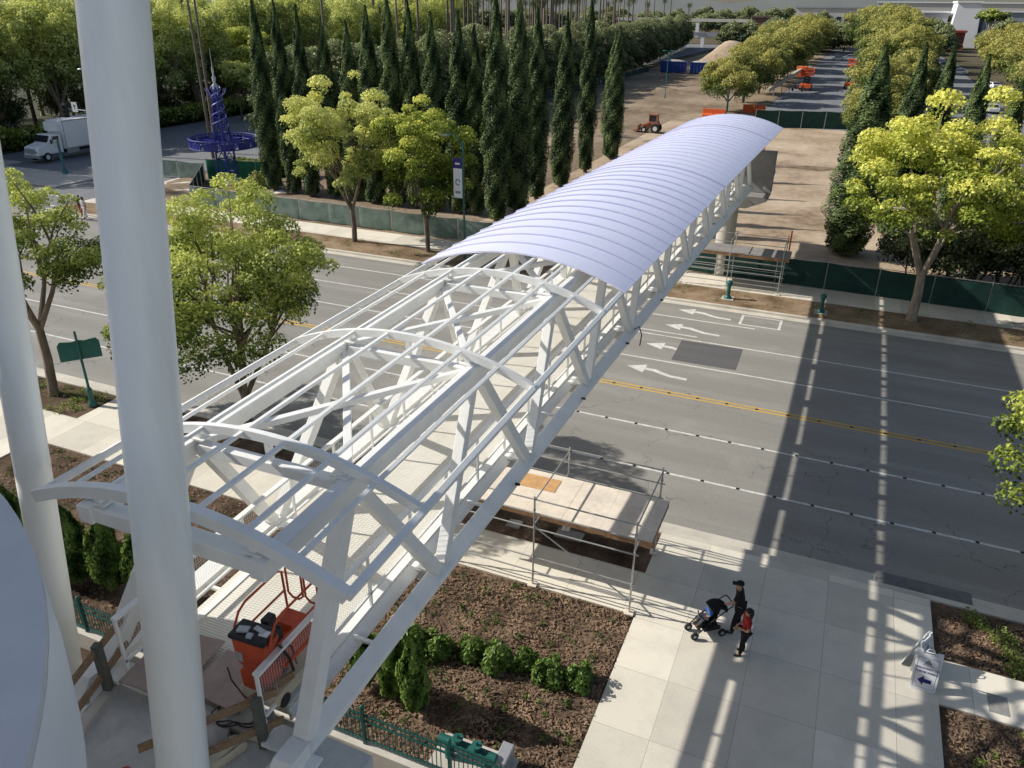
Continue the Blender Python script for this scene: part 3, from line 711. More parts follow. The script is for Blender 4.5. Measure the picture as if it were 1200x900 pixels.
dc = thing('round_canopy', 'large round grey canopy roof below the viewpoint at lower left', 'canopy', (-9.8, -2.95, 9.9))
b = MB(); n = 120
b.lathe((-9.8, -2.95, 9.9), [(6.6, 0), (7.28, .15), (7.36, .5), (7.4, 1.2), (7.4, 2.0)], n); b.build('fascia', M['disc_side'], dc, smooth=True)
b = MB(); b.lathe((-9.8, -2.95, 11.9), [(7.395, .004), (7.395, .09), (7.3, .11)], n); b.build('roof_top', M['disc'], dc, smooth=True)
b = MB(); b.lathe((-9.8, -2.95, -.2), [(.6, 0), (.6, 10.08)], 24); b.build('stem', M['column'], dc, smooth=True)
# viewer's own building: outside the frame, shades the landing
pk = thing('parking_structure', 'tall concrete parking structure beside the viewpoint', 'building', (-26, -9, 0))
for k in range(8):
    b = MB(); b.bb((-25, -26, 3 * k), (-17, 5.0, 3 * k + .35)); b.bb((-17.2, -26, 3 * k + .35), (-17, 5.0, 3 * k + 1.4)); b.bb((-25, 4.8, 3 * k + .35), (-17.2, 5.0, 3 * k + 1.4)); b.build('floor_slab', M['bwhite'], pk)
b = MB(); b.bb((-24.6, -25, -.2), (-17.3, 4.7, 24.2)); b.build('core_wall', M['bwhite'], pk)
wg = thing('bounce_block', 'made-up white block to the right behind the viewpoint, bouncing sunlight onto the columns', 'building', (16, -17, 0))  # unseen block added to reflect sunlight onto the shaded white columns
b = MB(); b.bb((8.5, -30, -.2), (24, -3.2, 22)); b.build('wall', M['bwhite'], wg)
for k in range(7):
    b = MB(); b.bb((8.2, -30.2, 3 * k + 3), (24.2, -3.0, 3 * k + 3.3)); b.build('ledge', M['bwhite'], wg)
    for j in range(5):
        b = MB(); b.bb((8.46, -29 + j * 5.2, 3 * k + 1.0), (8.5, -27.6 + j * 5.2, 3 * k + 2.2)); b.build('window', M['glass'], wg)

# timber guard rails on the landing
def guard(name, lab, posts, boards):
    g = thing(name, lab, 'guard rail', posts[0][0])
    for a, h in posts: b = MB(); b.box((a[0], a[1], a[2] + h / 2), (.13, .13, h), .3); b.build('post', M['post'], g, bevel=.006)
    for p, q in boards: b = MB(); b.beam(p, q, .045, .14); b.build('board', M['wood'], g, bevel=.004)
guard('timber_guard_rail', 'rough timber guard rail along the left edge of the landing', [((-9.78, 6.0, 6.11), 1.05)], [((-9.05, 3.5, 7.0), (-10.2, 7.35, 7.05)), ((-9.05, 3.5, 6.48), (-10.15, 7.2, 6.55))])
guard('timber_guard_rail', 'timber guard rail on dark post beside the grey bags', [((-6.72, 6.18, 6.11), 1.02)], [((-7.75, 4.9, 7.0), (-6.6, 6.5, 7.03)), ((-7.7, 4.9, 6.42), (-6.55, 6.5, 6.45)), ((-6.95, 6.3, 6.9), (-6.6, 6.9, 7.0))])

# red mast lift on the deck
LZ = 6.45
lf = thing('mast_lift', 'red one-man mast lift with raised guard rails parked on the bridge deck', 'mast lift', (-7.05, 7.0, LZ))
b = MB(); b.box((-7.05, 7.0, LZ + .24), (.74, 1.25, .26)); b.build('chassis', M['cream'], lf, bevel=.03)
for dx in (-.33, .33):
    for dy in (-.42, .42):
        b = MB(); b.tube([(-7.05 + dx - .05, 7 + dy, LZ + .13), (-7.05 + dx + .05, 7 + dy, LZ + .13)], .13, 14); b.build('wheel', M['rubber'], lf, smooth=True)
b = MB(); b.ext([(-7.36, 6.36, LZ + .37), (-6.78, 6.36, LZ + .37), (-6.74, 6.36, LZ + .75), (-6.92, 6.36, LZ + .85), (-6.68, 6.36, LZ + 1.5), (-7.44, 6.36, LZ + 1.5), (-7.4, 6.36, LZ + .95), (-7.28, 6.36, LZ + .85), (-7.38, 6.36, LZ + .72)], (0, .34, 0)); b.build('front_cowl', M['red'], lf, bevel=.04)
b = MB(); b.bb((-7.2, 6.72, LZ + .37), (-6.9, 7.0, LZ + 1.35)); b.bb((-7.13, 6.76, LZ + 1.35), (-6.97, 6.98, LZ + 1.6)); b.build('mast', M['black'], lf, bevel=.02)
b = MB(); b.bb((-7.42, 6.72, LZ + .72), (-6.68, 7.75, LZ + .80)); b.bb((-7.42, 7.35, LZ + .80), (-6.95, 7.72, LZ + .98)); b.build('platform_floor', M['red'], lf, bevel=.02)
b = MB(); b.box((-7.06, 6.5, LZ + 1.555), (.7, .42, .09), .05); cpanel = b.build('control_panel', M['black'], lf, bevel=.03)
b = MB(); b.box((-7.2, 6.45, LZ + 1.63), (.2, .13, .05), .3); b.box((-6.95, 6.55, LZ + 1.62), (.22, .09, .04), -.2); b.box((-7.02, 6.38, LZ + 1.62), (.1, .1, .05), .2); b.build('control_box', M['silver'], cpanel, bevel=.01)
b = MB(); b.box((-6.83, 6.52, LZ + 1.61), (.16, .12, .03), .1); b.build('red_plate', M['sign'], cpanel)
zt = LZ + 1.86
for x in (-7.42, -6.68):
    b = MB(); b.tube([(x, 6.42, LZ + 1.45), (x, 6.5, zt - .25), (x, 6.62, zt - .08), (x, 6.8, zt), (x, 7.6, zt), (x, 7.72, zt - .08), (x, 7.75, LZ + .76)], .022, 8); b.tube([(x, 6.62, LZ + 1.35), (x, 7.75, LZ + 1.35)], .02, 8); b.build('guard_rail', M['red'], lf, smooth=True)
def loop(x0, x1, y, z0, z1, r_=.02): b = MB(); c = .09; b.tube([(x0 + c, y, z0), (x1 - c, y, z0), (x1, y, z0 + c), (x1, y, z1 - c), (x1 - c, y, z1), (x0 + c, y, z1), (x0, y, z1 - c), (x0, y, z0 + c), (x0 + c, y, z0)], r_, 8); return b
loop(-7.38, -7.06, 7.78, LZ + 1.2, zt + .06).build('gate_loop', M['red'], lf, smooth=True); loop(-7.02, -6.7, 7.8, LZ + 1.2, zt + .06).build('gate_loop', M['red'], lf, smooth=True)
b = MB(); b.tube([(-6.7, 6.66, LZ + 1.3), (-6.66, 6.8, LZ + .9), (-6.7, 6.9, LZ + .5)], .025, 6); b.tube([(-6.78, 6.7, LZ + 1.3), (-6.72, 6.95, LZ + 1.0), (-6.75, 7.05, LZ + .5)], .02, 6); b.build('hose', M['black'], lf, smooth=True)
b = MB(); b.box((-7.3, 6.355, LZ + 1.08), (.13, .008, .2)); b.build('plate', M['silver'], lf)

for ch in lf.children:
    ch.scale = (.93, .93, .93); ch.location = (0.02, .12, 0)
# clutter on the landing
def sack(name, lab, c, d, rz, seed, m):
    rd = random.Random(seed); b = MB(); b.ball((0, 0, 0), 1, 20, 12); vs = []
    for x, y, z in b.v:
        e = lambda q: math.copysign(abs(q) ** .55, q); w = 1 + .10 * math.sin(5 * x + seed) * math.cos(4 * y)
        vs.append((c[0] + d[0] / 2 * e(x) * w * math.cos(rz) - d[1] / 2 * e(y) * w * math.sin(rz), c[1] + d[0] / 2 * e(x) * w * math.sin(rz) + d[1] / 2 * e(y) * w * math.cos(rz), c[2] + d[2] / 2 * (e(z) + 1) + .03 * math.sin(7 * x + 5 * y)))
    b.v = vs; o = b.build(name, m, None, smooth=True, org=c); return tag(o, lab, 'bag')
sack('canvas_bag', 'grey folded canvas bundle lying nearest the big white column', (-7.55, 5.75, 6.115), (.85, .62, .3), .5, 1, M['cloth'])
sack('canvas_bag', 'pale flat bag under the coiled black cable', (-7.2, 6.35, 6.115), (.9, .5, .26), .15, 2, M['cloth'])
sack('canvas_bag', 'narrow pale bag lying under the timber rail board', (-7.2, 5.72, 6.115), (.35, .8, .24), -.5, 3, M['cream'])
b = MB(); pts = []
for i in range(90):
    t = i / 90 * 6.283 * 3.2; r_ = .26 + .06 * math.sin(i * .7); pts.append((-7.35 + r_ * 1.3 * math.cos(t) + .05 * math.sin(i * .31), 6.35 + r_ * math.sin(t), 6.40 + .02 * math.sin(i * .9)))
pts += [(-7.3, 6.5, 6.6), (-7.42, 6.42, 7.0), (-7.4, 6.38, 7.3)]
b.tube(pts, .012, 5); tag(b.build('power_cable', M['black'], None, smooth=True, org=(-7.35, 6.35, 6.4)), 'coiled black power cable on the pale bag', 'cable')
ct = thing('tool_cart', 'small dark tool cart with red handle at the bottom of the landing', 'cart', (-7.35, 5.15, 6.11))
b = MB(); b.box((-7.35, 5.15, 6.33), (.42, .55, .16), .4); b.build('tray', M['black'], ct, bevel=.02)
for dx, dy in ((.22, .2), (-.22, -.2), (.02, -.33)): b = MB(); b.tube([(-7.35 + dx - .03, 5.15 + dy, 6.23), (-7.35 + dx + .03, 5.15 + dy, 6.23)], .115, 14); b.build('wheel', M['rubber'], ct, smooth=True)
b = MB(); b.tube([(-7.55, 5.2, 6.35), (-7.6, 5.35, 6.75), (-7.45, 5.5, 6.8), (-7.35, 5.4, 6.4)], .025, 7); b.build('handle', M['red'], ct, smooth=True)
b = MB(); b.lathe((-8.16, 4.87, 6.11), [(.07, 0), (.07, .1), (.04, .12), (.04, .2), (.09, .2), (.09, .25)], 10); tag(b.build('red_valve', M['red'], None, org=(-8.16, 4.87, 6.11)), 'small red valve cap on the landing left of the big column', 'valve')

# low wall and green railings
b = MB(); b.bb((-29.1, 10.42, -.2), (-3.56, 10.70, .5)); tag(b.build('low_wall', M['conc2'], None, bevel=.02, org=(-16, 10.5, 0)), 'low pale concrete wall carrying the green railings', 'wall')
fn = thing('railings', 'dark green metal railings on the low wall beside the planting bed', 'railings', (-16, 10.56, .5))
x = -28.9; k = 0
while x < -3.6:
    b = MB(); b.box((x, 10.56, 1.08), (.075, .075, 1.18)); b.ball((x, 10.56, 1.72), .055, 8, 6); b.build('post', M['green_metal'], fn)
    x1 = min(x + 2.3, -3.62)
    b = MB()
    for z, h in ((.66, .045), (1.28, .045), (1.46, .05)): b.beam((x + .04, 10.56, z), (x1 - .04, 10.56, z), .035, h)
    n = int((x1 - x) / .115)
    for i in range(1, n): b.beam((x + i * .115, 10.56, .58), (x + i * .115, 10.56, 1.62), .018, .018, up=(0, 1, 0))
    b.build('railing_panel', M['green_metal'], fn); x += 2.3

# scaffolds over the walkways
def tubes(mb, segs, r_=.027):
    for p, q in segs: mb.tube([p, q], r_, 7)
def scaffold(lab, xs, y0, y1, zp, zt, px0, px1, py0, py1, planks, edge, nrails, brace=True, patch=None):
    s = thing('scaffold', lab, 'scaffold', ((xs[0] + xs[-1]) / 2, y0, 0))
    for x in xs:
        for y in (y0, y1):
            b = MB(); b.tube([(x, y, .03), (x, y, zt)], .03, 8)
            for z in (.4, 1.05, zp - .25, zt - .5): b.tube([(x, y, z), (x, y, z + .07)], .045, 8)
            b.build('upright', M['galv'], s, smooth=True)
            b = MB(); b.box((x, y, .03), (.28, .28, .05), .1); b.build('sole_board', M['ply'], s)
    for y in (y0, y1):
        for z in nrails:
            b = MB(); b.tube([(xs[0] - .1, y, z), (xs[-1] + .12, y, z)], .024, 7); b.build('rail', M['galv'], s, smooth=True)
    for x in xs:
        for z in (zp - .12, zt - .15): b = MB(); b.tube([(x, y0, z), (x, y1, z)], .024, 7); b.build('transom', M['galv'], s, smooth=True)
    if brace:
        b = MB(); b.tube([(xs[-2], y0 - .03, zp - .15), (xs[-1], y0 - .03, .5)], .024, 7); b.build('brace', M['galv'], s, smooth=True)
    w = 1.22; x = px0; i = 0
    while x < px1 - .05:
        b = MB(); x2 = min(x + w, px1); b.bb((x + .004, py0, zp), (x2 - .004, py1, zp + .02 + .003 * (i % 2))); b.build('platform_board', planks[i % len(planks)], s); x += w; i += 1
    b = MB()
    for y in (py0 + .04, (py0 + py1) / 2, py1 - .04): b.bb((px0, y - .03, zp - .2), (px1, y + .03, zp - .003))
    b.bb((px1 - .06, py0 + .08, zp - .2), (px1 - .003, py1 - .08, zp - .004)); b.build('joist', edge, s)
    if patch: b = MB(); b.box((patch[0], patch[1], zp + .032), (1.6, .75, .008), .02); b.build('new_board', M['plyorange'], s)
    return s
scaffold('steel tube scaffold with plywood walkway cover on the near sidewalk', [-10.0, -6.83, -3.69], 18.0, 21.15, 2.45, 3.35, -11.0, -3.3, 18.42, 20.68, [M['ply'], M['ply'], M['ply']], M['plyedge'], (.55, 1.1, 2.2, 2.75, 3.25), True, (-7.6, 20.0))
scaffold('steel tube scaffold with grey plank cover on the far sidewalk', [-9.1, -6.0, -2.75], 49.9, 52.1, 2.35, 3.3, -9.3, -2.4, 49.95, 51.9, [M['ply'], M['concdark'], M['concdark'], M['concdark'], M['concdark'], M['concdark']], M['plyedge'], (.45, .75, 1.2, 1.55, 1.9, 3.1), False)
b = MB(); b.tube([(-2.6, 51.9, 2.4), (-2.6, 51.9, 3.7)], .05, 8); tag(b.build('warning_post', M['orange']), 'orange warning post at the end of the far scaffold', 'post')

# sandwich boards
def text(body, size, loc, parent, m, rot, name='lettering', align='CENTER'):
    c = bpy.data.curves.new(name, 'FONT'); c.body = body; c.size = size; c.align_x = align; c.align_y = 'CENTER'; c.extrude = .001
    t = bpy.data.objects.new(name, c); COL.objects.link(t)
    bpy.context.view_layer.update(); dg = bpy.context.evaluated_depsgraph_get()
    me = bpy.data.meshes.new_from_object(t.evaluated_get(dg)); bpy.data.objects.remove(t); me.materials.clear(); me.materials.append(m)
    o = bpy.data.objects.new(name, me); COL.objects.link(o); o.parent = parent; o.location = loc; o.rotation_euler = rot; return o
def sandwich(lab, loc, rz, msg):
    r_ = thing('sandwich_board', lab, 'sandwich board', loc); ORG[r_.name] = V((0, 0, 0)); r_.rotation_euler[2] = rz
    w, h, sp = .62, 1.12, .30
    ang = math.atan2(sp, h)
    for s in (-1, 1):
        rot = Matrix.Rotation(s * ang, 4, 'X'); base = V((0, s * sp, 0))
        def T(p): q = rot @ V(p); return q + base
        b = MB(); c = .05
        poly = [(-w / 2 + c, 0), (w / 2 - c, 0), (w / 2, c), (w / 2, h), (w / 2 - .13, h), (w / 2 - .13, h - .05), (-w / 2 + .13, h - .05), (-w / 2 + .13, h), (-w / 2, h), (-w / 2, c)]
        poly = [(x, z) for x, z in poly]
        pts = [T((x, 0, z)) for x, z in poly]; nrm = (rot @ V((0, -s * -1.0, 0)))
        b.ext(pts, nrm * .035); p = b.build('panel', M['sign'], r_, org=None, bevel=0)
        b = MB()
        off = nrm * (.037 if True else 0)
        x0, x1, z0, z1 = -w / 2 + .05, w / 2 - .05, .08, h - .16; t = .012
        for q in ([(x0, z0), (x1, z0), (x1, z0 + t), (x0, z0 + t)], [(x0, z1 - t), (x1, z1 - t), (x1, z1), (x0, z1)], [(x0, z0), (x0 + t, z0), (x0 + t, z1), (x0, z1)], [(x1 - t, z0), (x1, z0), (x1, z1), (x1 - t, z1)]):
            b.face([T((a, 0, c_)) + off for a, c_ in q])
        b.build('border', M['greyprint'], p)
        fs = -1 if s < 0 else 1
        b = MB(); k = .17
        ar = [(-1, 0), (-.15, .8), (-.15, .33), (.95, .33), (.95, -.33), (-.15, -.33), (-.15, -.8)]
        b.face([T((a * k * (1 if s < 0 else -1) + (0 if s < 0 else 0), 0, .3 + c_ * k)) + off * 1.08 for a, c_ in ar]); b.build('arrow', M['navy'], p)
        b = MB()   # plain crest above the lettering
        for q in ([(-.1, .78), (.1, .78), (.06, .86), (-.06, .86)], [(-.05, .865), (.05, .865), (0, .93)], [(-.13, .745), (.13, .745), (.13, .76), (-.13, .76)]): b.face([T((a, 0, c_)) + off * 1.08 for a, c_ in q])
        b.build('crest', M['greyprint'], p)
        for i, ln in enumerate(msg):
            q = T((0, 0, .655 - .11 * i)) + off * 1.1
            text(ln, .088, q, p, M['navy'], (R(90) - ang if s < 0 else R(90) - ang, 0, 0 if s < 0 else R(180)))
    b = MB(); b.tube([(-.1, 0, h * .965), (-.06, 0, h * .965 + .1), (.06, 0, h * .965 + .1), (.1, 0, h * .965)], .015, 6); b.build('carry_handle', M['sign'], r_)
    return r_
sandwich('white sandwich board with blue arrow facing the viewer, nearer of the pair', (4.36, 18.62, 0), R(-2), ['WALKWAY TO', 'THEME PARKS'])
sandwich('white sandwich board turned side-on behind the other board', (4.25, 19.2, 0), R(62), ['WALKWAY TO', 'THEME PARKS'])
# ================================================================== VEGETATION
def put(o, x, y, z=0, s=1, rz=None, sz=None, label=None, group=None):
    o.location = (x, y, z); o.rotation_euler[2] = random.uniform(0, 6.28) if rz is None else rz
    o.scale = (s, s, sz or s)
    if label: o['label'] = label
    if group: o['group'] = group
    return o
# street trees
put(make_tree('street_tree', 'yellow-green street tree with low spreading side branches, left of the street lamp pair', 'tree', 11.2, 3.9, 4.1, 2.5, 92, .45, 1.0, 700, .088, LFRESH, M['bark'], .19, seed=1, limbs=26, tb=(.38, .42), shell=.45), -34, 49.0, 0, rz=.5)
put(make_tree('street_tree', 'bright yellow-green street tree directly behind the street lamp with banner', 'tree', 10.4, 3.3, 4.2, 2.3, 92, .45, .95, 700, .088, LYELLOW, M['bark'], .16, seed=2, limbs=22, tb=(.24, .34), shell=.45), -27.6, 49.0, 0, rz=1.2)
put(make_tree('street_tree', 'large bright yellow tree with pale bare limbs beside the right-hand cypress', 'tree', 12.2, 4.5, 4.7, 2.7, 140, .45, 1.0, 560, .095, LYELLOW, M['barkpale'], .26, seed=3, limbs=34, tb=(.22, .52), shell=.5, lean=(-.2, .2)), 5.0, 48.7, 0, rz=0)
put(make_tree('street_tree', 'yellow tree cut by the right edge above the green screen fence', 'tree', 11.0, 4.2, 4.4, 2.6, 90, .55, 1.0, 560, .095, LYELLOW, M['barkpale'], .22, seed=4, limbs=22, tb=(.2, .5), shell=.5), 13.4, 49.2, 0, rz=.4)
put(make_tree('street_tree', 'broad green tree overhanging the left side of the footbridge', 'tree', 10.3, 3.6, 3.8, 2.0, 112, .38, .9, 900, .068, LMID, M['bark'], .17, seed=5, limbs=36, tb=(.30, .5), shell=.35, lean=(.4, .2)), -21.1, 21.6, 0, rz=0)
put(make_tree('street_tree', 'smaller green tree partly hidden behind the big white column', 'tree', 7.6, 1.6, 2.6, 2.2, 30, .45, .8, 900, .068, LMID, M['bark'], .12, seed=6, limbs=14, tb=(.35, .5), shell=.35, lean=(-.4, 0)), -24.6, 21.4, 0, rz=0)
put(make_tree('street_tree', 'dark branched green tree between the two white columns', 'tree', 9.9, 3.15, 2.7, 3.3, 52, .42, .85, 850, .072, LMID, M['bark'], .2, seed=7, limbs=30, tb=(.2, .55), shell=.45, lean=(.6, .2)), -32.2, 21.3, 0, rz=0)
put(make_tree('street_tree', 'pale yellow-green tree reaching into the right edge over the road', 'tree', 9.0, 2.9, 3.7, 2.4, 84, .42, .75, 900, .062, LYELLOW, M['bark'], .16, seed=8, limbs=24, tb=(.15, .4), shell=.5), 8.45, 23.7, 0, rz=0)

# cypress rows
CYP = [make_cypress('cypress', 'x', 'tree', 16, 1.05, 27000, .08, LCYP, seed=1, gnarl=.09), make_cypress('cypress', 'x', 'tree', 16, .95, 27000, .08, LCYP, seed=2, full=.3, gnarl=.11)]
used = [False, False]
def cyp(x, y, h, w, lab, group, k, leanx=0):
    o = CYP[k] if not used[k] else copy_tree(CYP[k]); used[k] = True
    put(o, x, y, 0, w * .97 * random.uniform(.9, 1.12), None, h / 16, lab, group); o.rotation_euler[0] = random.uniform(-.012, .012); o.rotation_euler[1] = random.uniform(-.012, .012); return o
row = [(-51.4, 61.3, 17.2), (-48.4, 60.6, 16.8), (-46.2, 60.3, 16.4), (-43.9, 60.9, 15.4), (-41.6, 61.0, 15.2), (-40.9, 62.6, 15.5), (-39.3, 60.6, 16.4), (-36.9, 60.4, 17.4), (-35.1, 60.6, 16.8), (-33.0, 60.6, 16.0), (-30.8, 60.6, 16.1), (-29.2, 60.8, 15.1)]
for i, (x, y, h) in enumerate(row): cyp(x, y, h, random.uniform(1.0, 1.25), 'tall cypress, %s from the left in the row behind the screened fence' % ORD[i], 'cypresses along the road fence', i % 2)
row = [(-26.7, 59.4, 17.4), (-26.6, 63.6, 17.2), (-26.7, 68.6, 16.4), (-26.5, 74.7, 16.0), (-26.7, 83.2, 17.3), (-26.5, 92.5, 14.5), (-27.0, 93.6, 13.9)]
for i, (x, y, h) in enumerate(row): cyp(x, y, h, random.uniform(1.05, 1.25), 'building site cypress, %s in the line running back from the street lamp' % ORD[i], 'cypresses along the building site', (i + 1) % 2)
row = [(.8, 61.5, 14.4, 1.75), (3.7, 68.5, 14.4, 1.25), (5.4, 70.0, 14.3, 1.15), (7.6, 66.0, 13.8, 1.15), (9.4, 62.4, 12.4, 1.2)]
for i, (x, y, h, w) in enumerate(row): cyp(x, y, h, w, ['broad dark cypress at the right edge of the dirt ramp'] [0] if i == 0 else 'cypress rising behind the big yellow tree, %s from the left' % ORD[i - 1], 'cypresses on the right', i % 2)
# dark shrub trees behind the right-hand fence
bush = make_tree('shrub_tree', 'dark shrubby tree behind the green screen under the yellow tree', 'tree', 5.2, 1.9, 2.4, .8, 34, .55, 1.0, 420, .105, LDENSE, M['bark'], .1, seed=20, limbs=8, tb=(.3, .35), multi=True, group='dark shrub trees behind the right-hand fence')
for i, (x, y, s) in enumerate([(5.0, 55.4, 1.0), (7.8, 55, 1.05), (10.4, 55.4, 1.15), (13.0, 55, 1.1), (15.6, 55.4, 1.2), (6.2, 58.2, .9), (9.2, 58.4, 1.1), (12.2, 58.5, 1.0)]):
    put(bush if i == 0 else copy_tree(bush), x, y, -.1, s)
# dense row along the building site and wood beyond the cross street
dense = make_tree('screening_tree', 'dark dense screening tree in the long row left of the building site', 'tree', 14, 3.1, 6.4, 1.2, 62, 1.0, 1.8, 120, .2, LDENSE, M['bark'], .2, seed=30, limbs=4, tb=(.3, .4), group='screening trees left of the building site', shell=.6, low=-.97)
d2 = make_tree('screening_tree', 'dark dense screening tree in the long row left of the building site', 'tree', 14, 3.0, 6.6, 1.2, 56, 1.0, 1.9, 120, .2, LDENSE, M['bark'], .2, seed=31, limbs=4, tb=(.35, .4), group='screening trees left of the building site', shell=.6, low=-.97)
k = 0
for i in range(58):
    y = 74 + i * 5.4 + random.uniform(-.8, .8); x = -59 - .11 * max(0, y - 200) + random.uniform(-.6, .6)
    src = (dense, d2)[i % 2]; o = src if i < 2 else copy_tree(src); put(o, x, y, 0, random.uniform(.95, 1.15), None, random.uniform(.76, .88))
oliv = make_tree('woodland_tree', 'loose olive-green tree in the wood beyond the cross street', 'tree', 16.5, 5.0, 6.8, 3.2, 80, .8, 1.8, 150, .17, LOLIVE, M['barkpale'], .28, seed=40, limbs=20, tb=(.3, .45), group='trees in the wood beyond the cross street', shell=.35, flat=1.1)
ol2 = make_tree('woodland_tree', 'fresh green rounded tree in the wood beyond the cross street', 'tree', 12.5, 4.6, 5.2, 2.4, 70, .9, 1.7, 160, .165, LMID, M['bark'], .25, seed=41, limbs=16, tb=(.35, .4), group='green trees in the wood beyond the cross street', shell=.4)
k = [0, 0]
wood = [(-96.5 - random.uniform(0, 3), 52 + 8.5 * i) for i in range(17)] + [(-106 - random.uniform(0, 5), 48 + 9 * i) for i in range(20)] + [(-119 - random.uniform(0, 6), 46 + 11 * i) for i in range(18)]
for i, (x, y) in enumerate(wood):
    j = 1 if (i % 3 == 1 and x > -104) else 0; src = (oliv, ol2)[j]; o = src if k[j] == 0 else copy_tree(src); k[j] += 1
    put(o, x, y, 0, random.uniform(.9, 1.2), None, random.uniform(.95, 1.15))
put(make_tree('small_tree', 'small round light green tree on the verge right of the blue tower spire', 'tree', 8.5, 2.2, 2.5, 4.0, 30, .6, 1.1, 120, .2, LFRESH, M['bark'], .12, seed=42, limbs=8, tb=(.3, .4)), -88.5, 100, 0)
k2 = 0
for i in range(26):
    put(copy_tree(bush), -97.5 - random.uniform(0, 9), 50 + i * 6 + random.uniform(-2, 2), -.3, random.uniform(1.0, 1.6), label='leafy shrub tree in the undergrowth of the wood beyond the cross street', group='undergrowth of the wood')
def hedge_mesh(name, lab, x0, y0, x1, y1, h, n, leaf, lm, cat='hedge'):
    global rng
    rng = np.random.default_rng(77); c = np.stack([x0 + (x1 - x0) * rng.random(n), y0 + (y1 - y0) * rng.random(n), .1 + h * rng.random(n) ** .6], 1)
    f = rng.integers(0, 3, n); top = f == 0; c[top, 2] = h * (.93 + .12 * rng.random(top.sum())); c[f == 1, 0] = x1 + rng.normal(0, .08, (f == 1).sum()); c[f == 2, 1] = y0 + rng.normal(0, .08, (f == 2).sum())
    core = MB(); core.bb((x0 + .1, y0 + .1, 0), (x1 - .1, y1 - .1, h * .93))
    nr = unit(n) * .8; nr[top, 2] += .8; nr[f == 1, 0] += .8
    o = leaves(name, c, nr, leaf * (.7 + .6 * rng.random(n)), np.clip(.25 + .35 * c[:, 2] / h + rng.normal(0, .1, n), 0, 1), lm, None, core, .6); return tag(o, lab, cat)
hedge_mesh('hedge', 'long clipped hedge along the far side of the cross street', -96.4, 66, -93.4, 190, 2.1, 14000, .3, LMID)
hedge_mesh('hedge', 'low leafy hedge behind the blue tower ring', -63.5, 66.2, -52, 68.4, 1.2, 3500, .18, LMID)
hedge_mesh('hedge', 'dark hedge on the left behind the white truck', -97, 40, -94.5, 65.5, 2.6, 7000, .3, LMID)
# trees of the parking lots
lot = make_tree('parking_lot_tree', 'yellowing broad tree on the left side of the parking lot road', 'tree', 8.6, 4.9, 3.5, 2.0, 74, .9, 1.6, 170, .165, LFAR, M['bark'], .2, seed=50, limbs=8, tb=(.35, .5), group='trees left of the parking lot road', shell=.55)
l2 = make_tree('parking_lot_tree', 'rounded green tree on the strip between the parking lots', 'tree', 10, 5.4, 4.2, 2.2, 80, .9, 1.7, 160, .165, LFAR, M['bark'], .2, seed=51, limbs=8, tb=(.25, .45), group='trees between the parking lots', shell=.55)
l3 = make_tree('parking_lot_tree', 'golden green tree at the right of the second parking lot', 'tree', 10, 5.6, 4.0, 2.4, 80, .9, 1.7, 160, .165, LFAR, M['bark'], .2, seed=52, limbs=8, tb=(.4, .5), group='trees right of the second parking lot', shell=.55)
for src, pts in ((lot, [(-21.5, 146, .72), (-21, 162, .86), (-20.5, 181, .95), (-20, 203, 1.0), (-25.5, 216, .9), (-20.5, 228, 1.05), (-20.5, 252, 1.1), (-27.5, 262, 1.0), (-21, 284, 1.15), (-30, 300, 1.1), (-22, 318, 1.2), (-25, 352, 1.25)]),
                 (l2, [(1.6, 118, .55), (3.5, 136, .75), (6.5, 150, .8), (4.5, 170, .95), (7, 192, 1.0), (4, 214, 1.05), (6.5, 240, 1.15), (4.5, 270, 1.25), (7, 300, 1.3), (3, 335, 1.35), (-1.5, 370, 1.3)]),
                 (l3, [(28.5, 150, .95), (31, 170, 1.0), (29, 192, 1.05), (37, 182, 1.1), (35, 214, 1.1), (44, 230, 1.2), (33, 245, 1.1), (43, 265, 1.1), (46, 200, 1.1), (52, 240, 1.1)])):
    for i, (x, y, s) in enumerate(pts): put(src if i == 0 else copy_tree(src), x, y, 0, s * 1.28, None, s * 1.22)
# palms
def make_palm(name, lab, h, nf, fl, r0, group=None, seed=0):
    rd = random.Random(seed); t = thing(name, lab, 'palm', (0, 0, 0), group); b = MB()
    b.tube([(0, 0, -.1), (.05, 0, h * .3), (.12, .05, h * .7), (.15, .05, h)], [r0 * 1.3, r0, r0 * .85, r0 * .75], 9); b.build('trunk', M['palmbark'], t, smooth=True)
    f = MB()
    for i in range(nf):
        az = i * 2.399 + rd.random() * .3; el = 1.2 - 2.3 * (i / nf); pts = []
        p = V((.15, .05, h)); d = V((math.cos(az) * math.cos(el), math.sin(az) * math.cos(el), math.sin(el))); L_ = fl * rd.uniform(.85, 1.1)
        for s in range(7): pts.append(p.copy()); p = p + d * (L_ / 6); d = (d + V((0, 0, -.2))).normalized()
        side = V((-math.sin(az), math.cos(az), 0))
        for s in range(6):
            for q in range(3):
                a = pts[s].lerp(pts[s + 1], q / 3); w_ = .42 * fl / 2 * math.sin(math.pi * min(1, (s + q / 3 + .8) / 6.9))
                for sg in (-1, 1): f.face([a, a + (pts[s + 1] - pts[s]) * .2, a + side * sg * w_ + (pts[s + 1] - pts[s]) * .8 - V((0, 0, w_ * .45))])
    o = f.build('crown', LFROND, t, fix=False); at = o.data.attributes.new('tone', 'FLOAT', 'POINT'); at.data.foreach_set('value', [rd.random() * .7 for _ in o.data.vertices]); return t
pa = make_palm('palm_tree', 'tall slim palm in the far grove behind the screening trees', 19, 26, 2.3, .27, 'palms in the far grove', 1)
k = 0
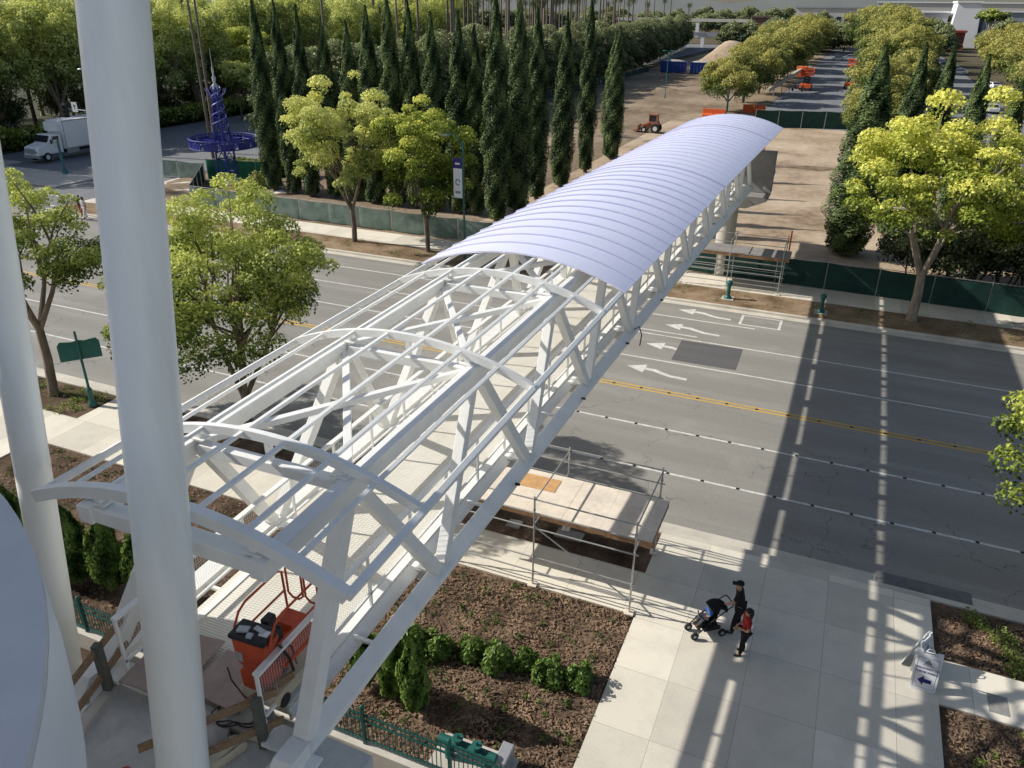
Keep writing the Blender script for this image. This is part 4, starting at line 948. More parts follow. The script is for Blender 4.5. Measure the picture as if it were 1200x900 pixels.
for i in range(190):
    y = random.uniform(150, 560); x = random.uniform(-.66 * y, -67 - .11 * max(0, y - 200))
    if x > -66: continue
    put(pa if k == 0 else copy_tree(pa), x, y, 0, random.uniform(.95, 1.3), None, random.uniform(.9, 1.3)); k += 1
for i in range(26):
    put(copy_tree(pa), -94 - random.uniform(3, 34), 52 + i * 5.5 + random.uniform(-2, 2), 0, .85, None, random.uniform(.95, 1.25), 'tall palm rising through the wood beyond the cross street', 'palms in the wood beyond the cross street')
for i, (x, y, h, lab) in enumerate([(-69, 72.2, 21, 'tall bare palm trunk left of the blue tower'), (-71.5, 75.5, 22, 'second tall palm trunk just left behind the blue tower'), (-91, 50.5, 22, 'leaning palm trunk at the upper left edge behind the truck'), (-66, 92, 21, 'palm trunk right of the blue tower spire'), (-62, 104, 22, 'thicker palm trunk between the first cypresses')]):
    put(make_palm('palm_tree', lab, h, 30, 2.4, .16, None, 5 + i), x, y, 0)
# far belt of trees
belt = make_tree('distant_tree', 'hazy tree in the far belt of greenery on the horizon', 'tree', 13, 7, 6.0, 1.5, 60, 1.4, 2.6, 20, .5, LDENSE, M['bark'], .3, seed=60, limbs=3, tb=(.35, .4), group='trees in the far belt on the horizon', shell=.6)
for i in range(100):
    y = random.uniform(430, 820); x = random.uniform(-.62, .21) * y
    if -.2 * y < x < .0 * y and y < 520: continue
    put(belt if i == 0 else copy_tree(belt), x, y, -1, random.uniform(.8, 1.5), None, random.uniform(.9, 1.3))
for i in range(64):
    x = random.uniform(-60, 30); y = random.uniform(365, 440)
    if abs(x + 6) < 5: continue
    put(copy_tree(belt), x, y, -1, random.uniform(.6, .9), None, random.uniform(.72, 1.0))
# planting bed: arborvitae, shrubs, seedlings, grasses
arb = make_cypress('arborvitae', 'x', 'shrub', 2.9, .58, 5200, .075, LARB, seed=70, full=.35, gnarl=.14, trunk=False)
A_ = [(-7.75, 12.2, 2.7, .62, 'narrow upright evergreen beside the bridge, nearer the sandy path edge of the right pair'), (-8.5, 12.35, 2.7, .62, 'narrow upright evergreen half under the footbridge, left of the right pair'), (-9.4, 12.4, 2.4, .62, 'narrow evergreen almost hidden under the bridge edge'),
      (-21.0, 12.2, 2.9, .85, 'dark evergreen column beside the round canopy, leftmost of the left group'), (-19.8, 12.3, 3.0, .85, 'dark evergreen column second from left in the left group'), (-18.6, 12.5, 2.9, .85, 'dark evergreen column in the left group just left of the big white column'), (-17.3, 12.6, 2.9, .85, 'dark evergreen column of the left group hidden behind the big white column'), (-22.3, 12.3, 3.0, .85, 'dark evergreen column at the far left behind the slimmer column')]
A_[0] = A_[0][:4] + ('narrow upright evergreen in the bed beside the bridge, right one of the pair',)
for i, (x, y, h, w, lab) in enumerate(A_): put(arb if i == 0 else copy_tree(arb), x, y, 0, w, None, h / 2.9, lab, 'upright evergreens in the planting beds')
shr = blob_plant('shrub', 'x', 'shrub', .33, .42, 1500, .05, LARB, 80)
for i, (x, y, s) in enumerate([(-9.0, 14.1, 1.5), (-8.2, 14.25, 1.3), (-7.3, 14.55, 1.15), (-6.5, 14.5, 1.35), (-5.75, 14.8, 1.1), (-5.0, 14.65, 1.3), (-4.2, 14.8, 1.2), (-9.6, 13.5, 1.5)]):
    put(shr if i == 0 else copy_tree(shr), x, y, 0, s, None, s, 'low bright green shrub, %s from the right in the row across the mulch bed' % (ORD[6 - i] if i < 7 else ORD[7]), 'row of low shrubs in the planting bed')
shr['label'] = 'low bright green shrub, seventh from the right in the row across the mulch bed'
sp = blob_plant('ground_cover', 'x', 'plants', .45, .4, 900, .07, LARB, 81)
for i, (x, y, s, lab) in enumerate([(-12.9, 8.6, 1.5, 'bushy green plant below the timber rail left of the big column'), (-11.8, 8.2, 1.2, 'smaller green plant below the timber rail'), (-13.6, 7.6, 1.3, 'green plant low beside the round canopy edge')]): put(sp if i == 0 else copy_tree(sp), x, y, 0, s, None, s, lab)
def tufts(name, lab, x0, y0, x1, y1, n, per, hh, seed, lm=LGRASS, sp_=.1):
    """scattered seedlings or grass: one object nobody could count"""
    global rng
    rng = np.random.default_rng(seed); C, Nn, S = [], [], []
    for i in range(n):
        x, y = x0 + (x1 - x0) * rng.random(), y0 + (y1 - y0) * rng.random(); s = .5 + rng.random()
        d = unit(per); d[:, 2] = np.abs(d[:, 2]); C.append(np.array([x, y, .0]) + d * np.array([sp_, sp_, hh]) * s * (rng.random(per)[:, None] ** .5)); Nn.append(unit(per) + np.array([0, 0, .5])); S.append(np.full(per, .035) * s * (.7 + .6 * rng.random(per)))
    C = np.vstack(C); o = leaves(name, C, np.vstack(Nn), np.concatenate(S), np.clip(.4 + rng.normal(0, .2, len(C)), 0, 1), lm, None, None, .45); return tag(o, lab, 'plants', kind='stuff')
tufts('seedlings', 'tiny seedlings scattered over the mulch beside the bridge', -11, 11.6, -3.8, 17.7, 150, 26, .16, 1, LARB, .12)
tufts('seedlings', 'tiny seedlings in the mulch bed left of the bridge', -28.8, 13.6, -12, 17.7, 170, 26, .16, 4, LARB, .12)
tufts('grass', 'short grass tufts in the verge bed by the curb at right', 5.2, 19.95, 11, 22.1, 34, 190, .42, 2, LGRASS, .24)
tufts('grass', 'thin grass in the dark bed at the lower right', 5, 11, 11, 17.8, 50, 80, .28, 3, LGRASS, .18)
tufts('grass', 'short grass in the verge by the green road sign', -40, 20.1, -29.5, 22.1, 210, 40, .16, 5, LGRASS, .22)
tufts('grass', 'weeds in the far verge', -52, 46.9, 20, 49.4, 120, 30, .2, 6, LOLIVE, .2)
def chips(lab, x0, y0, x1, y1, n, seed):
    rd = random.Random(seed); b = MB()
    for i in range(n):
        x, y = rd.uniform(x0, x1), rd.uniform(y0, y1); s = rd.uniform(.018, .055); a = rd.random() * 3.14; e = rd.uniform(.2, .5); q = rd.uniform(-.03, .03)
        z = rd.uniform(.0, .035); c_, s_ = math.cos(a) * s, math.sin(a) * s
        b.face([(x - c_ + s_ * e, y - s_ - c_ * e, z), (x + c_ + s_ * e, y + s_ - c_ * e, z + q), (x + c_ - s_ * e, y + s_ + c_ * e, z + q * .5), (x - c_ - s_ * e, y - s_ + c_ * e, z)])
    return tag(b.build('bark_chips', M['chip'], fix=False), lab, 'mulch', kind='stuff')
chips('loose bark chips over the planting bed beside the bridge', -11, 10.8, -3.55, 17.95, 15000, 1)
chips('loose bark chips over the bed left of the bridge', -28, 11, -12, 17.9, 6000, 2)
chips('loose bark chips in the verge bed at right', 4.9, 19.85, 10, 22.25, 4500, 3)
chips('loose bark chips in the lower right bed', 4.9, 12, 9, 17.9, 5500, 4)

# ================================================================== STREET FURNITURE
def screen_fence(lab, p, q, h, m, bay=3.05, name='screen_fence', rail=True, wav=.05):
    p, q = V(p), V(q); L_ = (q - p).length; n = max(1, round(L_ / bay)); d = (q - p).normalized(); nr = V((d.y, -d.x, 0))
    if nr.y > 0: nr = -nr
    t = thing(name, lab, 'fence', p.lerp(q, .5)); rd = random.Random(int(L_ * 10))
    for i in range(n + 1):
        a = p.lerp(q, i / n); b = MB(); b.tube([a, a + V((0, 0, h + .06))], .03, 7); b.build('post', M['galv'], t)
    b = MB(); b.tube([p + V((0, 0, h - .02)), q + V((0, 0, h - .02))], .022, 6); b.build('top_rail', M['galv'], t)
    for i in range(n):
        a, c = p.lerp(q, i / n), p.lerp(q, (i + 1) / n); b = MB(); vs = []; NX, NZ = 10, 5
        for j in range(NZ + 1):
            for k_ in range(NX + 1):
                u, v = k_ / NX, j / NZ; off = nr * (.045 + wav * rd.random() * (0 if k_ in (0, NX) else 1)); z = .06 + (h - .1) * v - (.07 * math.sin(math.pi * u) * rd.uniform(.6, 1) if j == NZ else 0)
                vs.append(a.lerp(c, .01 + .98 * u) + off + V((0, 0, z)))
        b.add(vs, [(j * (NX + 1) + k_, j * (NX + 1) + k_ + 1, (j + 1) * (NX + 1) + k_ + 1, (j + 1) * (NX + 1) + k_) for j in range(NZ) for k_ in range(NX)]); b.build('screen_panel', m, t, smooth=True, fix=False)
    return t
screen_fence('grey-green screened construction fence along the far sidewalk, left of the bridge', (-54, 53, 0), (-12, 52.75, 0), 1.72, M['screen'])
screen_fence('dark green screened construction fence along the far sidewalk, right of the bridge', (-9.4, 52.6, 0), (34, 51.4, 0), 1.85, M['screendark'])
screen_fence('short return of green screened fence beside the blue tower', (-54, 53.05, 0), (-60.4, 61.6, 0), 1.75, M['screendark'])
screen_fence('green screened fence behind the blue tower', (-60.3, 62.0, 0), (-52.2, 63.5, 0), 2.2, M['screengreen'])
screen_fence('grey screened fence between the big column and the blue tower', (-71, 61.5, 0), (-60.6, 61.9, 0), 1.75, M['screen'])
screen_fence('dark fence panels across the parking lot road', (-14.5, 128.5, 0), (2.0, 133.2, 0), 2.6, M['screendark'], 3.4, 'site_fence')
screen_fence('low site fence below the screening trees', (-56.5, 100, 0), (-56.5, 230, 0), 1.6, M['screendark'], 6.5, 'site_fence')
def lamp(lab, x, y, h, arm, m, double=False, banner=False, rz=0):
    t = thing('street_lamp', lab, 'street lamp', (x, y, 0)); t.rotation_euler[2] = rz
    b = MB(); b.org = None; o = V((x, y, 0))
    b.lathe((x, y, 0), [(.2, 0), (.2, .1), (.13, .2), (.11, .7), (.13, .74), (.075, .85), (.06, h * .7), (.05, h)], 12); b.build('pole', m, t, smooth=True)
    for sg in ((-1, 1) if double else (-1,)):
        b = MB(); b.tube([(x, y, h * .93), (x + sg * arm * .15, y, h * 1.0), (x + sg * arm * .5, y, h * 1.05), (x + sg * arm, y, h * 1.045)], [.045, .04, .035, .03], 8); ar = b.build('arm', m, t, smooth=True)
        b = MB(); b.ball((x + sg * (arm + .28), y, h * 1.04), (.42, .16, .10), 14, 8); b.build('lamp_head', M['silver'] if not double else M['teal'], ar, smooth=True)
    if banner:
        b = MB(); b.bb((x - .75, y - .012, h * .555), (x - .1, y + .012, h * .87)); bn = b.build('banner', M['sign'], t)
        b = MB(); b.bb((x - .752, y - .016, h * .79), (x - .098, y + .016, h * .872)); b.build('banner_top', M['navy'], bn)
        b = MB()
        for i in range(9):
            a0, a1 = i / 9 * 5.5, (i + 1) / 9 * 5.5; c = V((x - .42, y - .018, h * .68)); b.face([c + V((math.cos(a0) * .2, 0, math.sin(a0) * .24)), c + V((math.cos(a1) * .2, 0, math.sin(a1) * .24)), c + V((math.cos(a1) * .12, 0, math.sin(a1) * .15)), c + V((math.cos(a0) * .12, 0, math.sin(a0) * .15))])
        b.build('banner_emblem', M['greyprint'], bn, fix=False)
        for xa, xb, za, zb, m_ in ((.62, .22, .59, .61, 'greyprint'), (.6, .25, .82, .835, 'sign')):
            b = MB(); b.face([(x - xa, y - .019, h * za), (x - xb, y - .019, h * za), (x - xb, y - .019, h * zb), (x - xa, y - .019, h * zb)]); b.build('banner_line', M[m_], bn, fix=False)
        for z in (.552, .873): b = MB(); b.tube([(x, y, h * z), (x - .8, y, h * z)], .02, 6); b.build('banner_bracket', m, t)
    return t
lamp('green street lamp with blue and white banner by the yellow-green trees', -23.75, 47.4, 8.35, 1.25, M['green_metal'], banner=True)
lamp('teal twin-headed lamp in the lower trees of the parking lot', -20.9, 141.5, 5.2, .55, M['teal'], True)
lamp('grey twin-headed lamp in front of the blue dumpsters', -36.4, 163, 8.4, .6, M['teal'], True)
lamp('thin twin-headed lamp right of the dirt pile', -37, 262, 8.4, .7, M['teal'], True)
lamp('teal lamp among the trees between the parking lots', 5.9, 140, 8.2, .6, M['teal'], True)
lamp('street lamp half hidden by the big white column', -74.5, 63.2, 9.6, 1.5, M['silver'], rz=.2)
lamp('lower street lamp half hidden by the big white column', -74.2, 64.4, 7.7, 1.6, M['silver'], rz=.2)
sg = thing('traffic_signal', 'dark traffic signal on a mast arm above the white truck', 'traffic signal', (-71.5, 63.5, 0))
b = MB(); b.tube([(-71.5, 63.5, -.1), (-71.5, 63.5, 6.2)], [.16, .12], 12); b.build('pole', M['silver'], sg, smooth=True)
b = MB(); b.tube([(-71.5, 63.5, 5.6), (-79.2, 62.0, 6.0)], [.1, .06], 10); b.build('mast_arm', M['silver'], sg, smooth=True)
b = MB(); b.bb((-79.1, 61.75, 5.1), (-78.5, 62.1, 6.5)); hd = b.build('signal_head', M['black'], sg, bevel=.03)
for z in (5.3, 5.75, 6.2): b = MB(); b.tube([(-78.8, 61.75, z), (-78.8, 61.5, z)], .15, 12); b.build('visor', M['black'], hd)
b = MB(); b.bb((-77.7, 61.9, 5.75), (-76.9, 61.93, 6.75)); sp_ = b.build('lane_sign', M['sign'], sg)
b = MB()
for q in ([(-77.35, 6.0), (-77.25, 6.0), (-77.25, 6.35), (-77.35, 6.35)], [(-77.5, 6.32), (-77.1, 6.32), (-77.3, 6.55)]): b.face([(x, 61.895, z) for x, z in q])
b.build('lane_symbol', M['black'], sp_, fix=False)
ps = thing('signal_post', 'short teal pedestrian signal post on the traffic island', 'signal post', (-76.3, 58.2, 0))
b = MB(); b.lathe((-76.3, 58.2, 0), [(.3, 0), (.28, .3), (.14, .45), (.1, 3.4)], 12); b.build('post', M['teal'], ps, smooth=True)
b = MB(); b.bb((-76.75, 58.0, 2.6), (-76.3, 58.4, 3.4)); b.build('signal_box', M['silver'], ps, bevel=.03)
gs = thing('road_sign', 'back of a dark green road sign on a green post in the left verge', 'road sign', (-29.6, 21.2, 0))
b = MB(); b.lathe((-29.6, 21.2, 0), [(.2, 0), (.2, .1), (.12, .2), (.1, .75), (.13, .8), (.06, .9), (.05, 3.6)], 12); b.build('post', M['green_metal'], gs, smooth=True)
b = MB(); w = .8; pl = [(-w, 2.25), (w, 2.25), (w, 3.0), (w * .85, 3.16), (w * .3, 3.1), (0, 3.16), (-w * .3, 3.1), (-w * .85, 3.16), (-w, 3.0)]
b.ext([(-29.64 + x * .66, 21.26 + x * .80, z) for x, z in pl], (-.04, .035, 0)); b.build('panel', M['green_metal'], gs)
bo = thing('bollard', 'green cast bollard in the sunlit verge across the road', 'bollard', (0, 0, 0))
b = MB(); b.lathe((0, 0, -.02), [(.24, 0), (.24, .12), (.15, .2), (.12, .3), (.12, .85), (.15, .88), (.15, .98), (.19, 1.0), (.19, 1.1), (.1, 1.2), (.04, 1.22)], 16); b.build('post', M['green_metal'], bo, smooth=True)
b = MB(); b.box((0, 0, 0), (.75, .75, .08)); b.build('footing', M['conc2'], bo)
b2 = copy_tree(bo); put(bo, -5.55, 47.9, 0, rz=0); put(b2, .0, 47.7, 0, rz=0, label='dark green bollard in the shaded verge at the edge of the roof shadow')
# backflow valves in the bed
bf = thing('water_valve', 'green and white water valve assembly in the bed behind the railings', 'valve', (-5.9, 11.3, 0))
for x in (-6.35, -5.35): b = MB(); b.tube([(x, 11.35, -.1), (x, 11.35, .62)], .11, 12); b.build('riser', M['green_metal'], bf, smooth=True)
b = MB(); b.tube([(-6.6, 11.35, .6), (-5.1, 11.35, .6)], .12, 12); b.build('pipe', M['green_metal'], bf, smooth=True)
for x in (-6.1, -5.6): b = MB(); b.lathe((x, 11.35, .6), [(.1, 0), (.1, .2), (.13, .21), (.13, .24), (.03, .24), (.03, .34)], 14); b.build('hand_wheel', M['green_metal'], bf, smooth=True)
b = MB(); b.bb((-6.75, 11.0, -.02), (-4.75, 11.95, .08)); b.build('pad', M['conc2'], bf, bevel=.01)
b = MB(); b.box((-5.0, 11.6, .35), (.3, .6, .5)); b.build('valve_box', M['silver'], bf, bevel=.03)

# blue lattice tower with ring
X0, Y0 = -57.0, 61.3
tw = thing('lattice_tower', 'cobalt blue lattice tower with a round ring platform and pale spire', 'tower', (X0, Y0, 0))
b = MB()
for i in range(4):
    a = R(45 + 90 * i); c, s = math.cos(a), math.sin(a)
    b.tube([(X0 + .95 * c, Y0 + .95 * s, 0), (X0 + .8 * c, Y0 + .8 * s, 3.9), (X0 + .45 * c, Y0 + .45 * s, 7.4), (X0 + .22 * c, Y0 + .22 * s, 9.2)], .1, 7)
    a2 = R(135 + 90 * i); c2, s2 = math.cos(a2), math.sin(a2)
    for k_ in range(7):
        z = k_ * 1.25; r1 = .95 - .08 * z; r2 = .95 - .08 * (z + 1.25); b.tube([(X0 + r1 * c, Y0 + r1 * s, z), (X0 + r2 * c2, Y0 + r2 * s2, z + 1.25)], .05, 5); b.tube([(X0 + r2 * c, Y0 + r2 * s, z + 1.25), (X0 + r2 * c2, Y0 + r2 * s2, z + 1.25)], .05, 5)
b.build('lattice', M['blue'], tw)
b = MB(); RR = 3.15
for i in range(48):
    a0, a1 = i / 48 * 6.283, (i + 1) / 48 * 6.283
    for r_, z in ((RR, 3.75), (RR, 4.55), (RR - .5, 4.15)): b.tube([(X0 + r_ * math.cos(a0), Y0 + r_ * math.sin(a0), z), (X0 + r_ * math.cos(a1), Y0 + r_ * math.sin(a1), z)], .07, 5, caps=False)
    b.tube([(X0 + RR * math.cos(a0), Y0 + RR * math.sin(a0), 3.75), (X0 + RR * math.cos(a1), Y0 + RR * math.sin(a1), 4.55)], .045, 5)
    b.tube([(X0 + RR * math.cos(a0), Y0 + RR * math.sin(a0), 3.75), (X0 + RR * math.cos(a0), Y0 + RR * math.sin(a0), 4.55)], .045, 5)
rg = b.build('ring', M['blue'], tw)
b = MB(); vs = []
for i in range(49):
    a = i / 48 * 6.283; vs += [(X0 + (RR + .02) * math.cos(a), Y0 + (RR + .02) * math.sin(a), 3.8), (X0 + (RR + .02) * math.cos(a), Y0 + (RR + .02) * math.sin(a), 4.35)]
b.add(vs, [(2 * i, 2 * i + 2, 2 * i + 3, 2 * i + 1) for i in range(48) if i % 4]); b.build('ring_panel', M['blue'], rg, fix=False)
for i in range(8): a = i * 6.283 / 8; b = MB(); b.beam((X0 + .6 * math.cos(a), Y0 + .6 * math.sin(a), 4.15), (X0 + RR * math.cos(a), Y0 + RR * math.sin(a), 4.15), .1, .16); b.build('spoke', M['blue'], tw)
b = MB(); b.lathe((X0, Y0, 9.0), [(.32, 0), (.12, .6), (.2, 1.0), (.07, 1.3), (.12, 1.7), (.03, 2.2), (.02, 3.6)], 10); b.build('spire', M['silver'], tw, smooth=True)
for k_ in range(2):
    b = MB(); b.tube([(X0 + (.75 - .06 * i / 6) * math.cos(i * .42 + k_ * 3.14), Y0 + (.75 - .06 * i / 6) * math.sin(i * .42 + k_ * 3.14), 5.6 + .11 * i) for i in range(36)], .055, 6); b.build('spiral', M['bluepale'], tw, smooth=True)
for i in range(6): a = i * 6.283 / 6; b = MB(); b.tube([(X0 + .3 * math.cos(a), Y0 + .3 * math.sin(a), 8.2), (X0 + .8 * math.cos(a), Y0 + .8 * math.sin(a), 8.6), (X0 + 1.0 * math.cos(a), Y0 + 1.0 * math.sin(a), 9.1)], .045, 5); b.build('finial', M['bluepale'], tw)
b = MB(); b.lathe((X0, Y0, -.1), [(1.3, 0), (1.3, .35)], 8); b.build('base', M['conc2'], tw)
bp = blob_plant('shrub', 'pale green shrub beside the base of the blue tower', 'shrub', 1.1, 1.2, 1400, .15, LFRESH, 83); put(bp, -53.6, 61.5)

# ================================================================== VEHICLES AND MACHINES
def wheels(t, pts, r_, w, axis='x', hub=True):
    for x, y in pts:
        d = V((1, 0, 0)) if axis == 'x' else V((0, 1, 0)); c = V((x, y, r_))
        b = MB(); b.tube([c - d * w / 2, c + d * w / 2], r_, 20); o = b.build('wheel', M['rubber'], t, smooth=True, bevel=.03)
        b = MB(); b.tube([c - d * (w / 2 + .012), c + d * (w / 2 + .012)], r_ * .52, 14); b.build('rim', M['sign'], o, smooth=True)
tr = thing('box_truck', 'white box truck with a cab at the front waiting at the cross street', 'truck', (-84.8, 66, -.12))
ox, oy = -84.8, 0
b = MB(); b.bb((ox - 1.3, 64.7, 1.05), (ox + 1.3, 73.0, 4.15)); bx_ = b.build('cargo_box', M['truck'], tr, bevel=.05)
b = MB()
for x in (ox - 1.305, ox + 1.305):
    for y in (64.75, 72.95): b.box((x, y, 2.6), (.03, .1, 3.0))
    b.box((x, 68.85, 1.12), (.03, 8.2, .12)); b.box((x, 68.85, 4.08), (.03, 8.2, .12))
b.build('edge_trim', M['silver'], bx_)
b = MB(); b.bb((ox - .95, 64.05, 3.0), (ox + .95, 64.68, 4.0)); b.build('cooling_unit', M['truck'], tr, bevel=.08)
b = MB(); b.ext([(ox + 1.12, 64.4, .75), (ox + 1.12, 64.4, 2.75), (ox + 1.12, 63.1, 2.8), (ox + 1.12, 62.6, 1.95), (ox + 1.12, 61.2, 1.62), (ox + 1.12, 61.05, .75)], (-2.24, 0, 0)); cab = b.build('cab', M['truck'], tr, bevel=.1)
b = MB(); b.ext([(ox - .95, 62.66, 2.0), (ox + .95, 62.66, 2.0), (ox + .95, 63.02, 2.66), (ox - .95, 63.02, 2.66)], (0, -.1, .06)); b.build('windscreen', M['glass'], cab)
for x, v in ((ox + 1.122, .015), (ox - 1.122, -.015)):
    b = MB(); b.ext([(x, 63.1, 1.95), (x, 64.05, 1.95), (x, 64.05, 2.6), (x, 63.3, 2.6)], (v, 0, 0)); b.build('side_window', M['glass'], cab)
    b = MB(); b.box((x + v * 14, 62.85, 2.1), (.12, .12, .5)); b.build('mirror', M['black'], cab)
    b = MB(); b.box((x - v * 25, 61.09, 1.15), (.4, .12, .22)); b.build('headlight', M['silver'], cab)
    b = MB(); b.box((x, 65.6, .8), (.06, 1.6, .5)); b.build('step_tank', M['silver'], tr)
b = MB(); b.bb((ox - .7, 60.98, .95), (ox + .7, 61.1, 1.5)); b.bb((ox - 1.1, 60.95, .5), (ox + 1.1, 61.25, .8)); b.build('grille', M['silver'], cab)
b = MB(); b.bb((ox - .5, 62, .6), (ox + .5, 72.8, 1.0)); b.build('chassis', M['black'], tr)
wheels(tr, [(ox - 1.0, 62.2), (ox + 1.0, 62.2), (ox - 1.0, 70.9), (ox + 1.0, 70.9)], .5, .32)
# parked cars far off
def car(lab, loc, rz, m):
    t = thing('parked_car', lab, 'car', (0, 0, 0)); b = MB()
    pr_ = [(-2.2, .35), (2.2, .35), (2.25, .75), (1.3, .95), (.6, 1.42), (-1.0, 1.45), (-1.7, 1.0), (-2.2, .95)]
    b.ext([(-.88, y, z) for y, z in pr_], (1.76, 0, 0)); bd = b.build('body', m, t, bevel=.09)
    b = MB(); b.ext([(-.9, y, z) for y, z in ((1.15, .98), (.55, 1.36), (-.95, 1.38), (-1.5, 1.0))], (1.8, 0, 0)); b.build('side_glass', M['glass'], bd)
    b = MB(); b.ext([(-.72, 1.27, .99), (.72, 1.27, .99), (.66, .64, 1.41), (-.66, .64, 1.41)], (0, .03, .03)); b.build('windscreen', M['glass'], bd)
    b = MB(); b.ext([(-.72, -1.68, 1.04), (.72, -1.68, 1.04), (.66, -1.05, 1.43), (-.66, -1.05, 1.43)], (0, -.03, .03)); b.build('rear_glass', M['glass'], bd)
    wheels(t, [(-.82, 1.4), (.82, 1.4), (-.82, -1.35), (.82, -1.35)], .32, .2)
    t.location = (*loc, 0); t.rotation_euler[2] = rz
cm = {'white': M['truck'], 'silver': M['silver'], 'dark': M['bgrey'], 'black': M['black']}
for lab, loc, rz, c in (('white car parked at the far end of the lot road, left of the others', (-10.5, 318), 1.5, 'white'), ('silver car at the far end of the lot road', (-7, 330), 1.6, 'silver'), ('dark car beyond the end of the lot road', (-4.5, 345), 1.5, 'black'), ('white van-like car in the second lot under the golden trees', (24, 268), 1.4, 'white'), ('silver car next to the white one in the second lot', (23.5, 282), 1.5, 'silver'), ('dark car at the back of the second lot', (22, 300), 1.6, 'dark'), ('white car under the tree at the right of the second lot', (27.5, 222), .3, 'white'), ('grey car at the right edge of the second lot', (29.5, 205), .2, 'dark'), ('white car nearest the right edge in the second lot', (21.5, 168), .1, 'white')): car(lab, loc, rz, cm[c])
ld = thing('loader', 'rusty orange backhoe loader on the building site beside the last cypress', 'loader', (-27.5, 116.5, 0))
b = MB(); b.ext([(-28.9, 115.4, .8), (-28.9, 115.4, 1.5), (-27.9, 115.4, 1.9), (-26.2, 115.4, 1.9), (-26.2, 115.4, .8)], (0, 1.5, 0)); b.build('body', M['loader'], ld, bevel=.08)
b = MB(); b.bb((-27.9, 115.5, 1.85), (-26.5, 116.8, 3.0)); cb = b.build('cab_glass', M['glass'], ld)
b = MB(); b.bb((-28.05, 115.4, 3.0), (-26.35, 116.9, 3.2))
for x in (-27.9, -26.5):
    for y in (115.5, 116.8): b.box((x, y, 2.45), (.13, .13, 1.2))
b.build('cab_frame', M['loader'], ld, bevel=.03)
wheels(ld, [(-26.6, 115.2), (-26.6, 117.0)], .78, .5, 'y'); wheels(ld, [(-28.7, 115.3), (-28.7, 116.9)], .5, .36, 'y')
b = MB(); b.ext([(-30.6, 115.0, .2), (-29.7, 115.0, .25), (-29.6, 115.0, 1.2), (-29.8, 115.0, 1.3), (-29.95, 115.0, .55), (-30.6, 115.0, .4)], (0, 2.2, 0)); b.build('bucket', M['loader'], ld)
for y in (115.3, 116.9): b = MB(); b.beam((-27.8, y, 1.7), (-29.6, y, .9), .15, .25); b.build('lift_arm', M['loader'], ld)
for ch in ld.children: ch.scale = (.8, .8, .8)
def bin_(lab, x, y):
    t = thing('dumpster', lab, 'dumpster', (x, y, 0)); b = MB(); b.ext([(x - 3.4, y - 1.2, .25), (x + 3.4, y - 1.2, .25), (x + 3.6, y - 1.2, 3.0), (x - 3.6, y - 1.2, 3.0)], (0, 2.4, 0)); bd = b.build('body', M['bin'], t, bevel=.05)
    b = MB()
    for i in range(8): b.box((x - 3.1 + i * .88, y - 1.25, 1.6), (.14, .1, 2.6))
    b.box((x, y - 1.25, 2.95), (7.3, .14, .16)); b.build('rib', M['bin'], bd)
    b = MB(); b.ball((x, y, 2.95), (3.2, 1.0, .5), 12, 6); b.build('load', M['cloth'], t, smooth=True)
for lab, x, y in (('blue dumpster left of the dirt pile, the left one of two', -49.6, 230), ('blue dumpster touching the left foot of the dirt pile', -41.3, 229), ('small blue dumpster at the right of the dirt pile', -29.5, 246)): bin_(lab, x, y)
b = MB(); n = 28; rd = random.Random(3); vs = []
for j in range(n + 1):
    for i in range(n + 1):
        u, v = i / n * 2 - 1, j / n * 2 - 1; rr = max(abs(u * .9), abs(v)) * .55 + math.hypot(u, v) * .45
        h = max(0, min(.84, 1 - rr) + (.12 * (1 - rr))) * (8.2 if u > -.1 else 8.2 * (1 + (u + .1) * .5)); vs.append((-37.5 + u * 12 + 2 * v, 248 + v * 9, -.1 + h + rd.uniform(0, .25)))
b.add(vs, [(j * (n + 1) + i, j * (n + 1) + i + 1, (j + 1) * (n + 1) + i + 1, (j + 1) * (n + 1) + i) for j in range(n) for i in range(n)]); tag(b.build('dirt_pile', M['dirt'], smooth=True), 'large heap of excavated dirt in the building site', 'dirt pile')
for i, (x, y, sx, sy, h, lab) in enumerate([(-22, 108, 5, 2.2, .7, 'low ridge of loose soil right of the loader'), (-33, 142, 7, 3, .8, 'low spoil heap in the middle of the building site'), (-40, 176, 9, 3, .9, 'long low spoil heap in front of the dumpsters'), (-24, 100, 3, 1.5, .5, 'small soil heap beside the loader'), (-3.5, 97, 4, 1.6, .35, 'shallow soil ridge on the dirt ramp')]):
    rd = random.Random(40 + i); b = MB(); n = 18; vs = []
    for j in range(n + 1):
        for k_ in range(n + 1):
            u, v = k_ / n * 2 - 1, j / n * 2 - 1; q = max(0, 1 - math.hypot(u, v)); vs.append((x + u * sx, y + v * sy, -.08 + h * q ** .8 * rd.uniform(.65, 1.15)))
    b.add(vs, [(j * (n + 1) + k_, j * (n + 1) + k_ + 1, (j + 1) * (n + 1) + k_ + 1, (j + 1) * (n + 1) + k_) for j in range(n) for k_ in range(n)])
    tag(b.build('soil_heap', M['dirtdark'], smooth=True), lab, 'soil heap')
